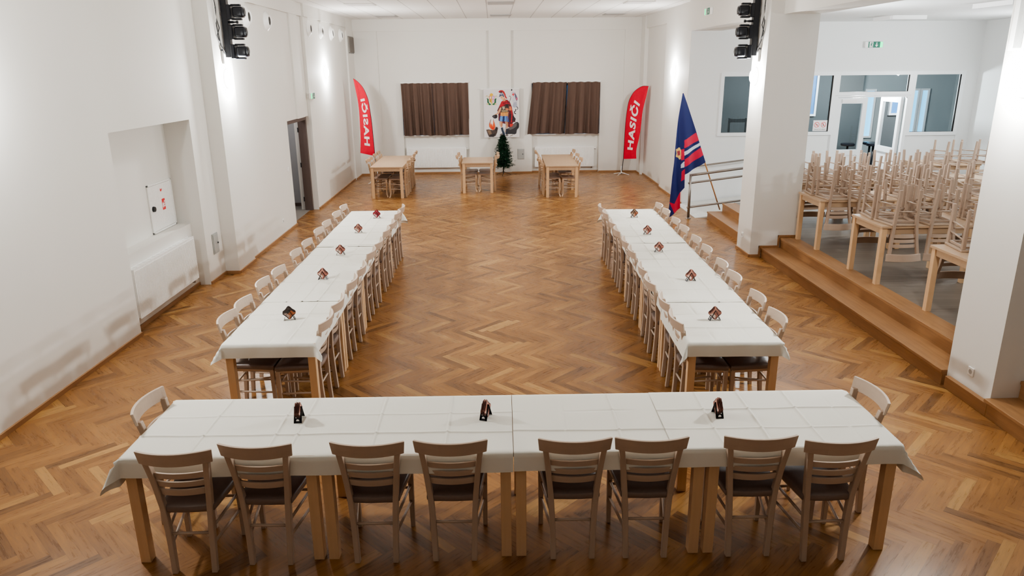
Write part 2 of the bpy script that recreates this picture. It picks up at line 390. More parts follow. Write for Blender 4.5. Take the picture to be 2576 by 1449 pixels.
win('window_7', 9.70,10.0,1.10,2.36,15.6,BLUEW)
win('window_8', 10.92,11.16,ZS,2.36,15.6,BLUEW); win('window_10', 11.18,11.42,ZS,2.36,15.6,BLUEW)
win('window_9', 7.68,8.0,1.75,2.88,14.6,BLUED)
for x, h in ((5.6,1.2),):
    t_ = thing('stored_chair','dark chair outline seen through the leftmost tinted partition pane','chair',(x,13.2,ZS))
    for dx in (-.2,.2): G().box(dx-.02,dx+.02,-.02,.02,0,h+.3).obj('leg', SHADE, t_)
    G().box(-.18,.18,-.015,.015,h+.2,h+.28).obj('top_rail', SHADE, t_)
# baseboards
g = G(); g.prism([(XL(-7),-7),(XL(-7)+.022,-7),(XL(4.24)+.022,4.24),(XL(4.24),4.24)],0,.045)
g.prism([(XL(6.34),6.34),(XL(6.34)+.022,6.34),(XL(6.93)+.022,6.93),(XL(6.93),6.93)],0,.045)
g.box(-4.24,-4.02,6.91,6.93,0,.045); g.box(-4.035,-4.013,6.93,7.68,0,.045); g.box(-4.08,-4.058,7.68,10.5,0,.045); g.box(-4.43,-4.41,4.24,6.34,0,.045)
g.box(-4.01,-3.988,12.17,16.6,0,.045); g.box(-3.97,-3.948,16.6,17.5,0,.045)
S('baseboard_left', g, SK)
g = G(); g.box(-4.0,-3.31,YB-.067,YB-.045,0,.045); g.box(-3.31,W1[0],YB-.022,YB,0,.045); g.box(W1[1],-.19,YB-.022,YB,0,.045); g.box(-.19,.43,YB-.092,YB-.07,0,.045)
g.box(.43,W2[0],YB-.022,YB,0,.045); g.box(W2[1],3.65,YB-.022,YB,0,.045); g.box(3.65,4.2,YB-.067,YB-.045,0,.045)
for a, b in (W1,W2): g.box(a,b,YB+.108,YB+.13,0,.045)
S('baseboard_back', g, SKX)
g = G(); g.box(4.108,4.13,YS,14.55,0,.045); g.box(4.178,4.2,14.55,16.95,0,.045); g.box(4.078,4.1,16.95,17.5,0,.045); g.box(4.028,4.05,7.43,8.07,0,.045); g.box(4.05,4.21,7.408,7.43,0,.045)
S('baseboard_right', g, SK)
S('baseboard_pillar', G().box(4.23,4.28,1.78,2.40,0,.12), SX, bevel=.004)
# steps up to the side hall
def steps(name, label, y0, y1, noseend=4.80):
    t = thing(name, label, 'steps', (4.22,(y0+y1)/2,0)); h = (y1-y0)/2
    G().box(.012,.30,-h,h,0,.128).obj('riser', SX, t); G().box(0,.315,-h,h,.128,.16).obj('tread', SX, t, bevel=.004)
    G().box(.312,.57,-h,h,0,.288).obj('riser', SX, t); G().box(.30,noseend-4.22,-h,h,.288,.322).obj('tread', SX, t, bevel=.004)
    return t
steps('oak_steps','long two-tread oak steps between the two white pillars up to the side hall',2.45,7.43)
steps('oak_steps','short oak steps beyond the far pillar, at the foot of the blue flag',8.07,10.5)
steps('oak_steps','dark oak steps at the right picture edge, nearer than the near pillar',-3.5,1.82)
g = G(); g.box(4.19,4.215,7.40,7.43,0,.19); g.box(4.19,4.5,7.405,7.43,.155,.19); g.box(4.49,4.515,7.40,7.43,.16,.36); g.box(4.49,4.80,7.405,7.43,.325,.36)
S('trim_4', g, SX)
# ramp with railing
g = G(); g.hexa([(4.02,10.62,0),(6.6,10.62,0),(6.6,12.18,0),(4.02,12.18,0),(4.02,10.62,.004),(6.6,10.62,.315),(6.6,12.18,.315),(4.02,12.18,.004)])
tag(g.obj('access_ramp', RAMPM), 'pale access ramp rising right beside the back wall behind the steel railing','ramp')
t = thing('railing','brushed steel railing with three bars beside the ramp and the blue flag','railing',(3.865,10.58,0))
for dx, dz in ((0,0),(1.9,.22)):
    G().tube([(dx,0,dz if dx else 0),(dx,0,.9+dz)],.027,12).obj('post', STEEL, t, smooth=True)
G().lathe([(.055,0),(.055,.012),(.03,.02),(.022,.03)],(0,0,0)).obj('base_flange', STEEL, t, auto=.6)
for z in (.89,.73,.235): G().tube([(-.04 if z<.8 else -.02,0,z-.004),(2.0,0,z+.24)],.026 if z>.8 else .021,12).obj('rail', STEEL, t, smooth=True)
t = thing('handrail','thin steel handrail on the wall behind the ramp','railing',(4.3,12.05,0))
G().tube([(0,0,.86),(2.2,0,1.12)],.018,10).obj('rail', STEEL, t, smooth=True)
for x in (.3,1.8): G().tube([(x,0,.86+x*.118),(x,.05,.84+x*.118),(x,.147,.84+x*.118)],.008,8).obj('bracket', STEEL, t)

# ------------------------------------------------------------------ tables
def table_meshes(lx, ly):
    top = G().box(-lx/2,lx/2,-ly/2,ly/2,.728,.758).mesh('tabletop', TX, bevel=.003)
    g = G(); a, b = lx/2-.03, ly/2-.03
    g.box(-a+.05,a-.05,-b,-b+.02,.648,.728).box(-a+.05,a-.05,b-.02,b,.648,.728).box(-a,-a+.02,-b+.05,b-.05,.648,.728).box(a-.02,a,-b+.05,b-.05,.648,.728)
    return top, g.mesh('apron', TX, bevel=.002)
LEG = G().box(-.0325,.0325,-.0325,.0325,0,.728).mesh('leg', TZ, bevel=.003)
TM = {k: table_meshes(*k) for k in ((1.2,.8),(1.16,.78))}
def table(x, y, rz, label, group, size=(1.2,.8), z=0, name='dining_table'):
    t = thing(name, label, 'table', (x,y,z), rz, group); top, ap = TM[size]
    link('tabletop', top, t); link('apron', ap, t)
    for sx in (-1,1):
        for sy in (-1,1):
            l = link('leg', LEG, t); l.location = (sx*(size[0]/2-.0475), sy*(size[1]/2-.0475), 0)
    return t
def rot(x, y, a): return (x*math.cos(a)-y*math.sin(a), x*math.sin(a)+y*math.cos(a))
TA = -.0107; WF = .81; XLR, YLR, ALR = -2.446, 1.908, .0003; XRR, YRR, ARR = 1.53, 1.759, -.0289
FR = ['far left','centre left','centre right','far right']
for i in range(4):
    x, y = rot(-1.8+1.2*i, .405, TA)
    table(x, y, TA, 'oak table under white cloth, %s of four in the front row'%FR[i], 'tables in the front row', (1.2,.8))
for nm, (x0,y0,a) in (('left',(XLR,YLR,ALR)),('right',(XRR,YRR,ARR))):
    for i in range(5):
        dx, dy = rot(.4, .6+1.2*i, a)
        table(x0+dx, y0+dy, a+PI/2, 'oak table under white cloth, %s from the near end of the %s long row'%(ORD[i],nm), 'tables in the %s long row'%nm)

# ------------------------------------------------------------------ tablecloths
def lines(lo, hi, step, cr):
    s = set(); n = max(1, round((hi-lo)/step))
    for k in range(n+1): s.add(round(lo+(hi-lo)*k/n, 4))
    for c in cr:
        for d in (-.022,-.011,-.005,0,.005,.011,.022):
            if lo < c+d < hi: s.add(round(c+d,4))
    out = []
    for v in sorted(s):
        if not out or v-out[-1] > .002: out.append(v)
    return out
def cloth(origin, ang, lx, ly, o, crx, cry, seed, label, group, dz=0, lean=(.6,)):
    """o = overhang (x0,x1,y0,y1) ; local frame: x along table, y across"""
    q = random.Random(seed); ph = [q.uniform(0,6.3) for _ in range(8)]; H = .7595+dz
    xs = lines(-o[0], lx+o[1], .03, crx); ys = lines(-o[2], ly+o[3], .03, cry)
    sgx = [q.choice((1,1,-.8))*q.uniform(.6,1.1) for _ in crx]; sgy = [q.choice((1,-.8))*q.uniform(.5,1) for _ in cry]
    xd = [q.uniform(.004,.012) for _ in crx]
    def P(s, t):
        cxx = min(max(s,0),lx); cyy = min(max(t,0),ly); dx, dy = s-cxx, t-cyy; d = math.hypot(dx,dy)
        z = 0
        for c, a in zip(crx,sgx): z += .0085*a*math.exp(-((s-c-.004*math.sin(5*t+c*9))/.0075)**2)
        for c, a in zip(cry,sgy): z += .0078*a*math.exp(-((t-c-.004*math.sin(4*s+c*7))/.0075)**2)
        z += .0010*(math.sin(9*s+5*t+ph[0])+math.sin(-7*s+11*t+ph[1])+math.sin(17*s+3*t+ph[2]))
        z = max(z, -.001)
        if d < 1e-6: return (s, t, H+.0012+z)
        nx, ny = dx/d, dy/d; corner = 4*nx*nx*ny*ny
        out = .006*min(1,d/.012)+(.04+lean[0]*corner)*max(0,d-.01)
        out += .012*corner*math.sin(14*d+ph[3])
        wav = .007*math.sin((s*9 if abs(ny)>abs(nx) else t*9)+ph[4])*min(1,d/.08)*(1-corner)
        out += abs(wav)*(.6)
        dr = max(0,d-.008)*(1-.10*corner)
        return (cxx+nx*out, cyy+ny*out, H+.0012-dr-.006*min(1,d/.012)*0)
    g = G(); g._open = True
    g.grid(len(xs)-1, len(ys)-1, lambda i,j: P(xs[i],ys[j]))
    ob = g.obj('tablecloth', CLOTH, smooth=True); ob.location = (origin[0],origin[1],0); ob.rotation_euler = (0,0,ang)
    return tag(ob, label, 'tablecloth', group)
def frpt(x, y): return rot(x, y, TA)
gF = 'white cloths on the front table row'
cloth(frpt(-2.4,0), TA, 2.4, WF, (.20,.0,.135,.10), (.42,.88,1.02,1.52,1.98), (.27,.54), 1, 'long white tablecloth covering the left half of the front row', gF)
cloth(frpt(.004,0), TA, 1.0, WF, (0,.0,.13,.10), (.34,.68), (.27,.54), 2, 'short white tablecloth in the middle of the front row, right of centre seam', gF, .0006)
cloth(frpt(.985,0), TA, 1.415, WF, (0,.19,.125,.10), (.32,.62,.95,1.2), (.26,.53), 3, 'white tablecloth over the right end of the front row', gF, .0042)
for nm, (x0,y0,a), seams, md in (('left',(XLR,YLR,ALR),(0,1.165,2.2,3.5,4.75,6.0),.0),('right',(XRR,YRR,ARR),(0,1.09,2.36,3.6,4.75,6.0),.0)):
    for i in range(5):
        s0, s1 = seams[i], seams[i+1]
        # local x runs along the row: rotate by +90 deg, so local y points to -X ; origin at the row's +X edge
        dx, dy = rot(.8, s0, a)
        ln = s1-s0
        lab = 'white creased tablecloth, %s from the near end of the %s long row'%(ORD[i],nm)
        cloth((x0+dx,y0+dy), a+PI/2, ln+(0 if i==4 else .012), .8, (.13 if i==0 else 0, .22 if i==4 else 0, .18 if (i==4 and nm=='left') else .10, .18 if nm=='right' and i in (0,4) else .12), [ln*k/3 for k in (1,2)]+([.06] if i else []), (.24,.40,.56), 20+i+(9 if nm=='right' else 0), lab, 'white cloths on the %s long row'%nm, .0038 if i%2 else 0, (.55,))

# ------------------------------------------------------------------ chairs (ladder back)
def sweep(fn, n=12, mi=0):
    """fn(t) -> (centre, u vector half, v vector half) rectangular section"""
    rings = []
    for k in range(n+1):
        c, u, v = fn(k/n); c, u, v = Vector(c), Vector(u), Vector(v)
        rings.append([c-u-v, c+u-v, c+u+v, c-u+v])
    return G().loft(rings, mi)
def lerp(tab, z):
    for (a,va),(b,vb) in zip(tab, tab[1:]):
        if z <= b:
            t = (z-a)/(b-a); return va+(vb-va)*t
    return tab[-1][1]
YT = [(0,-.205),(.1,-.197),(.25,-.187),(.45,-.183),(.6,-.196),(.72,-.214),(.83,-.236),(.92,-.255)]
XT = [(0,.122),(.27,.130),(.46,.141),(.7,.164),(.83,.181),(.92,.19)]
def rear_leg(sx):
    zs = [0,.05,.12,.2,.3,.4,.46,.52,.6,.68,.75,.81]
    rings = []
    for z in zs:
        y = lerp(YT,z); x = sx*lerp(XT,z); d = .021 if z > .3 else .021-.004*(1-z/.3); w = .018
        rings.append([(x-w,y-d,z),(x+w,y-d,z),(x+w,y+d,z),(x-w,y+d,z)])
    return G().loft(rings)
def curved_bar(z, h, hw, yb, bow, th, flare=0, lean=0):
    def fn(t):
        s = -1+2*t; x = s*hw; y = yb-bow*(1-s*s)
        nx = Vector((1, 2*bow*s/hw, 0)).normalized(); n = Vector((-nx.y, nx.x, 0))
        return (x,y,z), n*th, Vector((s*flare, -lean, 1)).normalized()*h
    return sweep(fn, 14)
CH = {}
CH['seat'] = G().loft([[(-.155,-.18,z),(.155,-.18,z),(.2,.185,z),(-.2,.185,z)] for z in (.414,.432)]).mesh('seat', BY, bevel=.004)
g = G(); 
g.box(-.13,.13,-.15,-.13,.396,.420)
g.box(-.165,.165,.15,.17,.396,.420)
for sx in (-1,1): g.hexa([(sx*.13-.009,-.16,.396),(sx*.13+.009,-.16,.396),(sx*.165+.009,.16,.396),(sx*.165-.009,.16,.396),(sx*.13-.009,-.16,.42),(sx*.13+.009,-.16,.42),(sx*.165+.009,.16,.42),(sx*.165-.009,.16,.42)])
CH['seat_frame'] = g.mesh('seat_frame', BX)
def cushion():
    rings = []
    base = [(-.165,-.187),(-.11,-.200),(-.05,-.206),(0,-.208),(.05,-.206),(.11,-.200),(.165,-.187),(.178,-.06),(.193,.07),(.206,.17),(.198,.192),(.1,.198),(0,.2),(-.1,.198),(-.198,.192),(-.206,.17),(-.193,.07),(-.178,-.06)]
    for s, z in ((.955,.426),(.985,.430),(1,.440),(1,.456),(.985,.467),(.94,.473),(.7,.478),(.3,.479)):
        rings.append([(x*s, y*s, z) for x, y in base])
    return G().loft(rings).mesh('cushion', LEATH, auto=.7)
CH['cushion'] = cushion()
CH['top_rail'] = curved_bar(.836,.046,.218,-.236,.055,.0095,.10,.19).mesh('top_rail', BX, bevel=.004)
CH['slats'] = [curved_bar(z,h,lerp(XT,z)-.012,lerp(YT,z)+.004,.026,.007,0,.17).mesh('slat', BX, bevel=.002) for z, h in ((.697,.0205),(.637,.0195),(.577,.0225))]
CH['rear'] = [rear_leg(s).mesh('leg', BZ, bevel=.005) for s in (-1,1)]
CH['front'] = [G().loft([[(s*.183+a*w,.172+b*w,z) for a,b in ((-1,-1),(1,-1),(1,1),(-1,1))] for z, w in ((0,.0145),(.2,.0165),(.425,.019))]).mesh('leg', BZ, bevel=.003) for s in (-1,1)]
st = []
for s in (-1,1):
    for z0, z1 in ((.30,.33),(.19,.205)): st.append(G().tube([(s*lerp(XT,z0),-.185,z0),(s*.183,.17,z1)],.0095,8).mesh('stretcher', BX, smooth=True))
st.append(G().tube([(-.13,-.187,.272),(.13,-.187,.272)],.0095,8).mesh('stretcher', BX, smooth=True))
st.append(G().tube([(-.183,.172,.30),(.183,.172,.30)],.0095,8).mesh('stretcher', BX, smooth=True))
CH['st'] = st
UB = {BZ: wood('shade_tinted_beech_upright', rgb(150,128,110), rgb(176,154,136), 'z'), BX: wood('shade_tinted_beech_across', rgb(154,132,114), rgb(180,158,140), 'x'), BY: wood('shade_tinted_beech_seat', rgb(158,136,116), rgb(184,162,142), 'y')}  # same beech, darkened in colour to paint shade onto the upturned chairs
def recol(me):
    m = me.copy(); m.materials[0] = UB[me.materials[0]]; return m
CU = {k: recol(CH[k]) for k in ('seat_frame','top_rail')}
for k in ('slats','rear','front','st'): CU[k] = [recol(m) for m in CH[k]]
CU['seat'] = G().loft([[(-.17,-.195,z),(.17,-.195,z),(.21,.19,z),(.13,.205,z),(-.13,.205,z),(-.21,.19,z)] for z in (.426,.452)]).mesh('seat', UB[BY], bevel=.006)
def upturned(x, y, rz, label, group, z):
    t = thing('ladder_back_chair', label, 'chair', (x,y,z), rz, group); t.rotation_euler = (0,PI,rz)
    for k in ('seat','seat_frame','top_rail'): link(k, CU[k], t)
    for m in CU['slats']: link('slat', m, t)
    for m in CU['rear']+CU['front']: link('leg', m, t)
    for m in CU['st']: link('stretcher', m, t)
def chair(x, y, rz, label, group, z=0, flip=False):
    t = thing('ladder_back_chair', label, 'chair', (x,y,z), rz, group)
    if flip: t.rotation_euler = (0,PI,rz)
    for k in ('seat','seat_frame','cushion','top_rail'): link(k, CH[k], t)
    for m in CH['slats']: link('slat', m, t)
    for m in CH['rear']+CH['front']: link('leg', m, t)
    for m in CH['st']: link('stretcher', m, t)
    return t
jit = lambda a: R.uniform(-a,a)
gf = 'chairs along the near side of the front row'
for i, (x,y) in enumerate(((-2.0,.15),(-1.532,.21),(-.8695,.205),(-.373,.205),(.375,.197),(.8385,.19),(1.4955,.18),(1.946,.118))):
    rz = (.02,-.03,-.01,-.005,.0,-.01,-.01,.03)[i]
    chair(x, y, rz+TA, 'beech ladder-back chair, %s from the left along the near side of the front row'%ORD[i], gf)
chair(-2.21, .592, -PI/2-.02, 'beech chair with its light back at the left end of the front row', 'chairs at the ends of the front row')
chair(2.22, .53, PI/2+.03, 'beech chair with its light back at the right end of the front row', 'chairs at the ends of the front row')
LO = [(-2.53,2.326),(-2.5235,2.76),(-2.54,3.438),(-2.507,3.90),(-2.5235,4.72),(-2.519,5.26),(-2.53,5.96),(-2.5285,6.46),(-2.53,7.16),(-2.53,7.72)]
LI = [(-1.63,2.2775),(-1.6285,2.79),(-1.625,3.498),(-1.617,4.02),(-1.623,4.75),(-1.605,5.25),(-1.608,5.96),(-1.60,6.42),(-1.61,7.17),(-1.60,7.64)]
RO = [(2.414,2.1155),(2.4385,2.69),(2.441,3.40),(2.463,3.92),(2.4865,4.609),(2.4955,5.13),(2.506,5.778),(2.516,6.30),(2.5345,6.99),(2.536,7.49)]
RI = [(1.515,2.119),(1.5335,2.645),(1.527,3.2845),(1.555,3.80),(1.583,4.59),(1.59,5.09),(1.59,5.7445),(1.605,6.24),(1.614,6.95),(1.617,7.44)]
for nm, side, pts, d, rz in (('left','outer',LO,1,-PI/2),('left','inner',LI,-1,PI/2),('right','inner',RI,1,-PI/2+ARR),('right','outer',RO,-1,PI/2+ARR)):
    for i, (x,y) in enumerate(pts):
        chair(x+d*(.245), y, rz+jit(.03), 'beech ladder-back chair, %s from the near end, %s side of the %s long row'%(ORD[i],side,nm), 'chairs on the %s side of the %s long row'%(side,nm))

# ------------------------------------------------------------------ tables and chairs at the back wall
CB = {}
CB['seat'] = G().loft([[(-.165,-.185,z),(.165,-.185,z),(.21,-.02,z),(.205,.19,z),(0,.21,z),(-.205,.19,z),(-.21,-.02,z)] for z in (.425,.455)]).mesh('seat', DS, bevel=.008)
CB['top_rail'] = curved_bar(.855,.038,.205,-.262,.05,.011,.10,.2).mesh('top_rail', DZ, bevel=.006)
g = G()
for s in (-1,1): g.loft(curved_bar(.66+s*.022,.011,.15,-.215,.03,.007).v and [[curved_bar(.66+s*.022,.011,.15,-.215,.03,.007).v[k*4+i] for i in range(4)] for k in range(15)])
g.lathe([(.0,-.262),(.026,-.262),(.03,-.252),(.026,-.24),(0,-.24)],(0,0,.66),'y',14)
CB['slat'] = g.mesh('knotted_slat', DZ)
CB['rear'] = [rear_leg(s).mesh('leg', DZ, bevel=.005) for s in (-1,1)]
def cab(s):
    rings = []
    for z, dx, w in ((.43,0,.022),(.34,.012,.022),(.24,.006,.017),(.14,-.006,.014),(.06,.002,.0135),(.015,.022,.016),(0,.03,.016)):
        rings.append([(s*.175+s*dx+a*w,.172+dx*.8+b*w,z) for a,b in ((-1,-1),(1,-1),(1,1),(-1,1))])
    return G().loft(rings[::-1]).mesh('leg', DZ, bevel=.003)
CB['front'] = [cab(s) for s in (-1,1)]
def back_chair(x, y, rz, label, group):
    t = thing('curved_leg_chair', label, 'chair', (x,y,0), rz, group)
    link('seat', CB['seat'], t); link('top_rail', CB['top_rail'], t); link('knotted_slat', CB['slat'], t)
    for m in CB['rear']+CB['front']: link('leg', m, t)
    for m in CH['st']: link('stretcher', m, t)
def back_set(cx0, y0, n, nm, left, right, rz=0):
    for i in range(n):
        dx, dy = rot(0, .58+1.16*i, rz)
        table(cx0+dx, y0+dy, PI/2+rz, 'bare oak table at the back, %s%s'%(nm, '' if n==1 else (', nearer half' if i==0 else ', farther half')), 'bare tables along the back wall', (1.16,.78))
    for side, ys, d in (('left',left,1),('right',right,-1)):
        for i, y in enumerate(ys):
            back_chair(cx0-d*(.405-.185)+jit(.01), y, -d*PI/2+jit(.05), 'curved-leg chair, %s from the front, %s side of the %s'%(ORD[i],side,nm), 'chairs at the bare back tables')
back_set(-2.655, 13.42, 2, 'table by the left banner', (13.85,14.27,15.0,15.58), (13.76,14.28,15.03,15.55))
back_set(-.50, 14.02, 1, 'small middle table', (14.44,15.0), (14.45,15.0))
back_set(1.52, 13.25, 2, 'table under the right curtain', (13.62,14.1,15.3), (13.64,14.5,15.45), -.02)

# ------------------------------------------------------------------ side hall: tables with upturned chairs
ZT = ZS+.758
def row(y0, xs, nm, near, far):
    for i, x in enumerate(xs):
        table(x+.6, y0+.4, 0, 'oak side-hall table loaded with upturned chairs, %s of the %s'%(ORD[i],nm), 'side hall tables under upturned chairs', z=ZS)
    for edge, lst, rz in (('near',near,0),('far',far,PI)):
        for i, x in enumerate(lst):
            y = y0+.182 if edge=='near' else y0+.8-.182
            upturned(x+jit(.008), y+jit(.008), rz+jit(.04), 'upturned chair, %s from the left, %s edge of the %s'%(ORD[i],edge,nm), 'upturned chairs on the side hall tables', ZT+.4525)
row(2.98, (4.74,), 'nearest side-hall table', (5.14,5.58), (5.08,5.55))
row(4.74, (4.70,5.91), 'second table row', (4.99,5.44,6.12,6.58), (4.99,5.45,6.14,6.6))
row(6.55, (4.72,5.93,7.14), 'third table row', (5.0,5.44,6.12,6.55,7.3), (4.98,5.44,6.2,6.66,7.34))
row(8.15, (4.95,6.16,7.37), 'fourth table row', (5.2,5.64,6.05,6.5,7.0,7.6), (5.3,5.73,6.15,6.6,7.12,7.6))
row(10.25, (8.36,), 'rearmost hall table', (8.95,9.5), ())
def stool(x, y, label):
    t = thing('bar_stool', label, 'stool', (x,y,ZS), 0, 'bar stools in the lobby')
    G().lathe([(0,.72),(.15,.72),(.17,.735),(.17,.77),(.15,.785),(0,.79)]).obj('seat', BLACKM, t, auto=.6)
    G().tube([(0,0,.02),(0,0,.72)],.025,10).obj('pole', BLACK, t, smooth=True)
    G().lathe([(0,0),(.19,0),(.19,.012),(.04,.03),(0,.03)]).obj('base', BLACK, t, auto=.6)
stool(9.42,14.42,'black round bar stool seen through the open lobby door, middle of three')
stool(9.36,14.12,'black round bar stool seen through the open lobby door, rightmost of three')
stool(8.75,14.2,'black round bar stool seen through the open lobby door, leftmost of three')

# ------------------------------------------------------------------ coaster stands
def pip(p, poly):
    x, y = p; c = False; n = len(poly); j = n-1
    for i in range(n):
        xi, yi = poly[i]; xj, yj = poly[j]
        if (yi > y) != (yj > y) and x < (xj-xi)*(y-yi)/(yj-yi)+xi: c = not c
        j = i
    return c
def setcol(me, fn):
    at = me.color_attributes.new('Col','FLOAT_COLOR','CORNER')
    for p in me.polygons:
        c = fn(p)
        for li in p.loop_indices: at.data[li].color = c
def coaster_mesh(pal):
    # scalloped square standing on its corner, in the local XZ plane
    pts = []; h = .0465
    n = 48
    for k in range(n):
        a = 2*PI*k/n; c, s = math.cos(a), math.sin(a)
        r = h*min(1/max(abs(c),1e-6),1/max(abs(s),1e-6)); r = min(r, h*1.27)*(1-.045*max(0,math.cos(4*a)))
        x, z = r*c, r*s; q = .7071; pts.append(((x-z)*q,(x+z)*q))
    g = G(); th = .0009; rad = (1,.8,.55,.3)
    for sgn in (-1,1):
        o = len(g.v)
        for s in rad:
            g.v += [(x*s, sgn*th, z*s) for x,z in pts]
        g.v.append((0,sgn*th,0))
        for a in range(len(rad)-1):
            for i in range(n): g.f.append((o+a*n+i,o+a*n+(i+1)%n,o+(a+1)*n+(i+1)%n,o+(a+1)*n+i)); g.m.append(0)
        for i in range(n): g.f.append((o+3*n+i,o+3*n+(i+1)%n,o+4*n)); g.m.append(0)
    m = 4*n+1
    for i in range(n): g.f.append((i,(i+1)%n,m+(i+1)%n,m+i)); g.m.append(0)
    me = g.mesh('coaster', COAST)
    def fn(p):
        c = p.center; q = .7071; a, b = (c.x+c.z)*q/.0465, (-c.x+c.z)*q/.0465
        if max(abs(a),abs(b)) > .86: return rgb(*pal[0])
        if a < -.35 and abs(b) < .6: return rgb(*pal[3])
        return rgb(*pal[1]) if (b > .1) else rgb(*pal[2])
    setcol(me, fn); return me
CO = [coaster_mesh(((104,62,54),(196,138,120),(164,104,90),(238,214,200))), coaster_mesh(((52,34,28),(60,48,42),(170,96,52),(190,160,150))), coaster_mesh(((120,26,38),(170,44,60),(140,30,46),(222,190,190))), coaster_mesh(((90,70,60),(150,120,98),(176,104,70),(206,180,160)))]
SIDE = {}
def stand_meshes():
    g = G(); w = .026; t = .0014
    for s in (-1,1):                                   # two leaning panels joined at the ridge, slots left open
        for a, b in ((0,.42),(.0,1.0)):
            pass
        top = (0,.098); bot = (s*.052,0)
        def q(k): return (top[0]+(bot[0]-top[0])*k, top[1]+(bot[1]-top[1])*k)
        for y0, y1, k0, k1 in ((-w,-w*.55,0,1),(w*.55,w,0,1),(-w,w,.70,1),(-w,w,0,.06)):
            (xa,za),(xb,zb) = q(k0), q(k1)
            g.hexa([(xb-t,y0,zb),(xb+t,y0,zb),(xb+t,y1,zb),(xb-t,y1,zb),(xa-t,y0,za),(xa+t,y0,za),(xa+t,y1,za),(xa-t,y1,za)])
    a = g.mesh('stand_panel', BLACK)
    g = G(); g._open = True
    for s in (-1,1):
        for dy, col in ((0,0),):
            k = .85; x = s*.052*k+s*.0022; z = .098*(1-k)
            n = 14; g.add([(x+s*.0*0+ s*(-.5*0), math.cos(2*PI*i/n)*.010, z+math.sin(2*PI*i/n)*.012) for i in range(n)], [tuple(range(n))])
    return a, g.mesh('emblem', STICK)
ST, EM = stand_meshes()
def coasters(x, y, rz, label, cl, ci, n=5, gap=.0062):
    t = thing('coaster_stand', label, 'coaster stand', (x,y,.7625), rz, 'folding coaster stands on the tables')
    link('stand_panel', ST, t); link('emblem', EM, t)
    for k in range(n):
        o = link('coaster', CO[ci]); tag(o, cl, 'coaster', cl.replace('square beer coaster','coasters'))
        d = (k-(n-1)/2)*gap
        o.location = (x-d*math.sin(rz), y+d*math.cos(rz), .7625+.0655+.006*(k%2)); o.rotation_euler = (jit(.05),jit(.08),rz)
for i, (x,y,rz) in enumerate(((-2.028,2.535,.12),(-2.015,3.878,-.1),(-2.043,4.989,.05),(-2.041,6.25,.1),(-1.94,7.297,0))):
    coasters(x,y,rz,'black coaster stand, %s from the near end of the left long row'%ORD[i],'square beer coaster in the %s stand from the near end, left long row'%ORD[i],(1,0,0,0,2)[i])
for i, (x,y,rz) in enumerate(((1.918,2.319,.1),(2.029,3.583,.15),(1.967,4.882,0),(2.025,5.875,-.05),(2.066,7.071,.1))):
    coasters(x,y,rz,'black coaster stand, %s from the near end of the right long row'%ORD[i],'square beer coaster in the %s stand from the near end, right long row'%ORD[i],(0,0,0,0,3)[i])
for nm, x, y, rz in (('left',-1.42,.49,PI/2+.05),('middle',-.171,.47,PI/2-.35),('right',1.382,.43,PI/2+.02)):
    coasters(x,y,rz,'black coaster stand on the front row, %s of three'%nm,'square beer coaster in the %s stand on the front row'%nm,0,5,.007)

# ------------------------------------------------------------------ radiators
def radiator(x, y, z, w, h, rz, label, feet=True):
    t = thing('radiator', label, 'radiator', (x,y,z), rz, 'white panel radiators')
    g = G().box(-w/2,w/2,-.012,.0,0,h); n = int(w/.033)
    for k in range(n):
        xx = -w/2+.03+(w-.06)*k/(n-1); g.hexa([(xx-.011,-.012,.03),(xx+.011,-.012,.03),(xx+.006,-.02,.03),(xx-.006,-.02,.03),(xx-.011,-.012,h-.03),(xx+.011,-.012,h-.03),(xx+.006,-.02,h-.03),(xx-.006,-.02,h-.03)][:4]+[(xx-.011,-.012,h-.03),(xx+.011,-.012,h-.03),(xx+.006,-.02,h-.03),(xx-.006,-.02,h-.03)])
    g.obj('front_panel', RAD, t)
    G().box(-w/2,w/2,.065,.075,0,h).obj('back_panel', RAD, t)
    for s in (-1,1): G().box(s*w/2-.004,s*w/2+.004,-.01,.075,.01,h-.005).obj('side_cover', RAD, t, bevel=.002)
    g = G()
    for k in range(14):
        xx = -w/2+.01+(w-.02)*k/14; g.box(xx,xx+(w-.02)/14-.012,0,.065,h-.012,h-.006)
    g.obj('top_grille', RAD, t)
    g = G().lathe([(0,0),(.016,0),(.018,.05),(.012,.06),(0,.06)],(w/2+.004,.03,h-.05),'x',12); g.obj('valve_head', WHITE, t, auto=.7)
    g = G()
    for s in (-1,1): g.box(s*(w/2-.15)-.012,s*(w/2-.15)+.012,.07,.102,.05,h-.1)
    g.obj('wall_bracket', RAD, t)
    G().tube([(w/2-.06,.03,.01),(w/2-.06,.03,-.05),(w/2-.06,.1,-.05)],.008,8).obj('pipe', STEEL, t)
radiator(-4.355,5.27,.16,1.78,.61,PI/2,'white ribbed panel radiator in the left wall niche')
radiator(-1.77,YB+.045,.185,1.74,.58,0,'white ribbed radiator below the left curtained window')
radiator(1.985,YB+.045,.165,1.74,.58,0,'white ribbed radiator below the right curtained window')

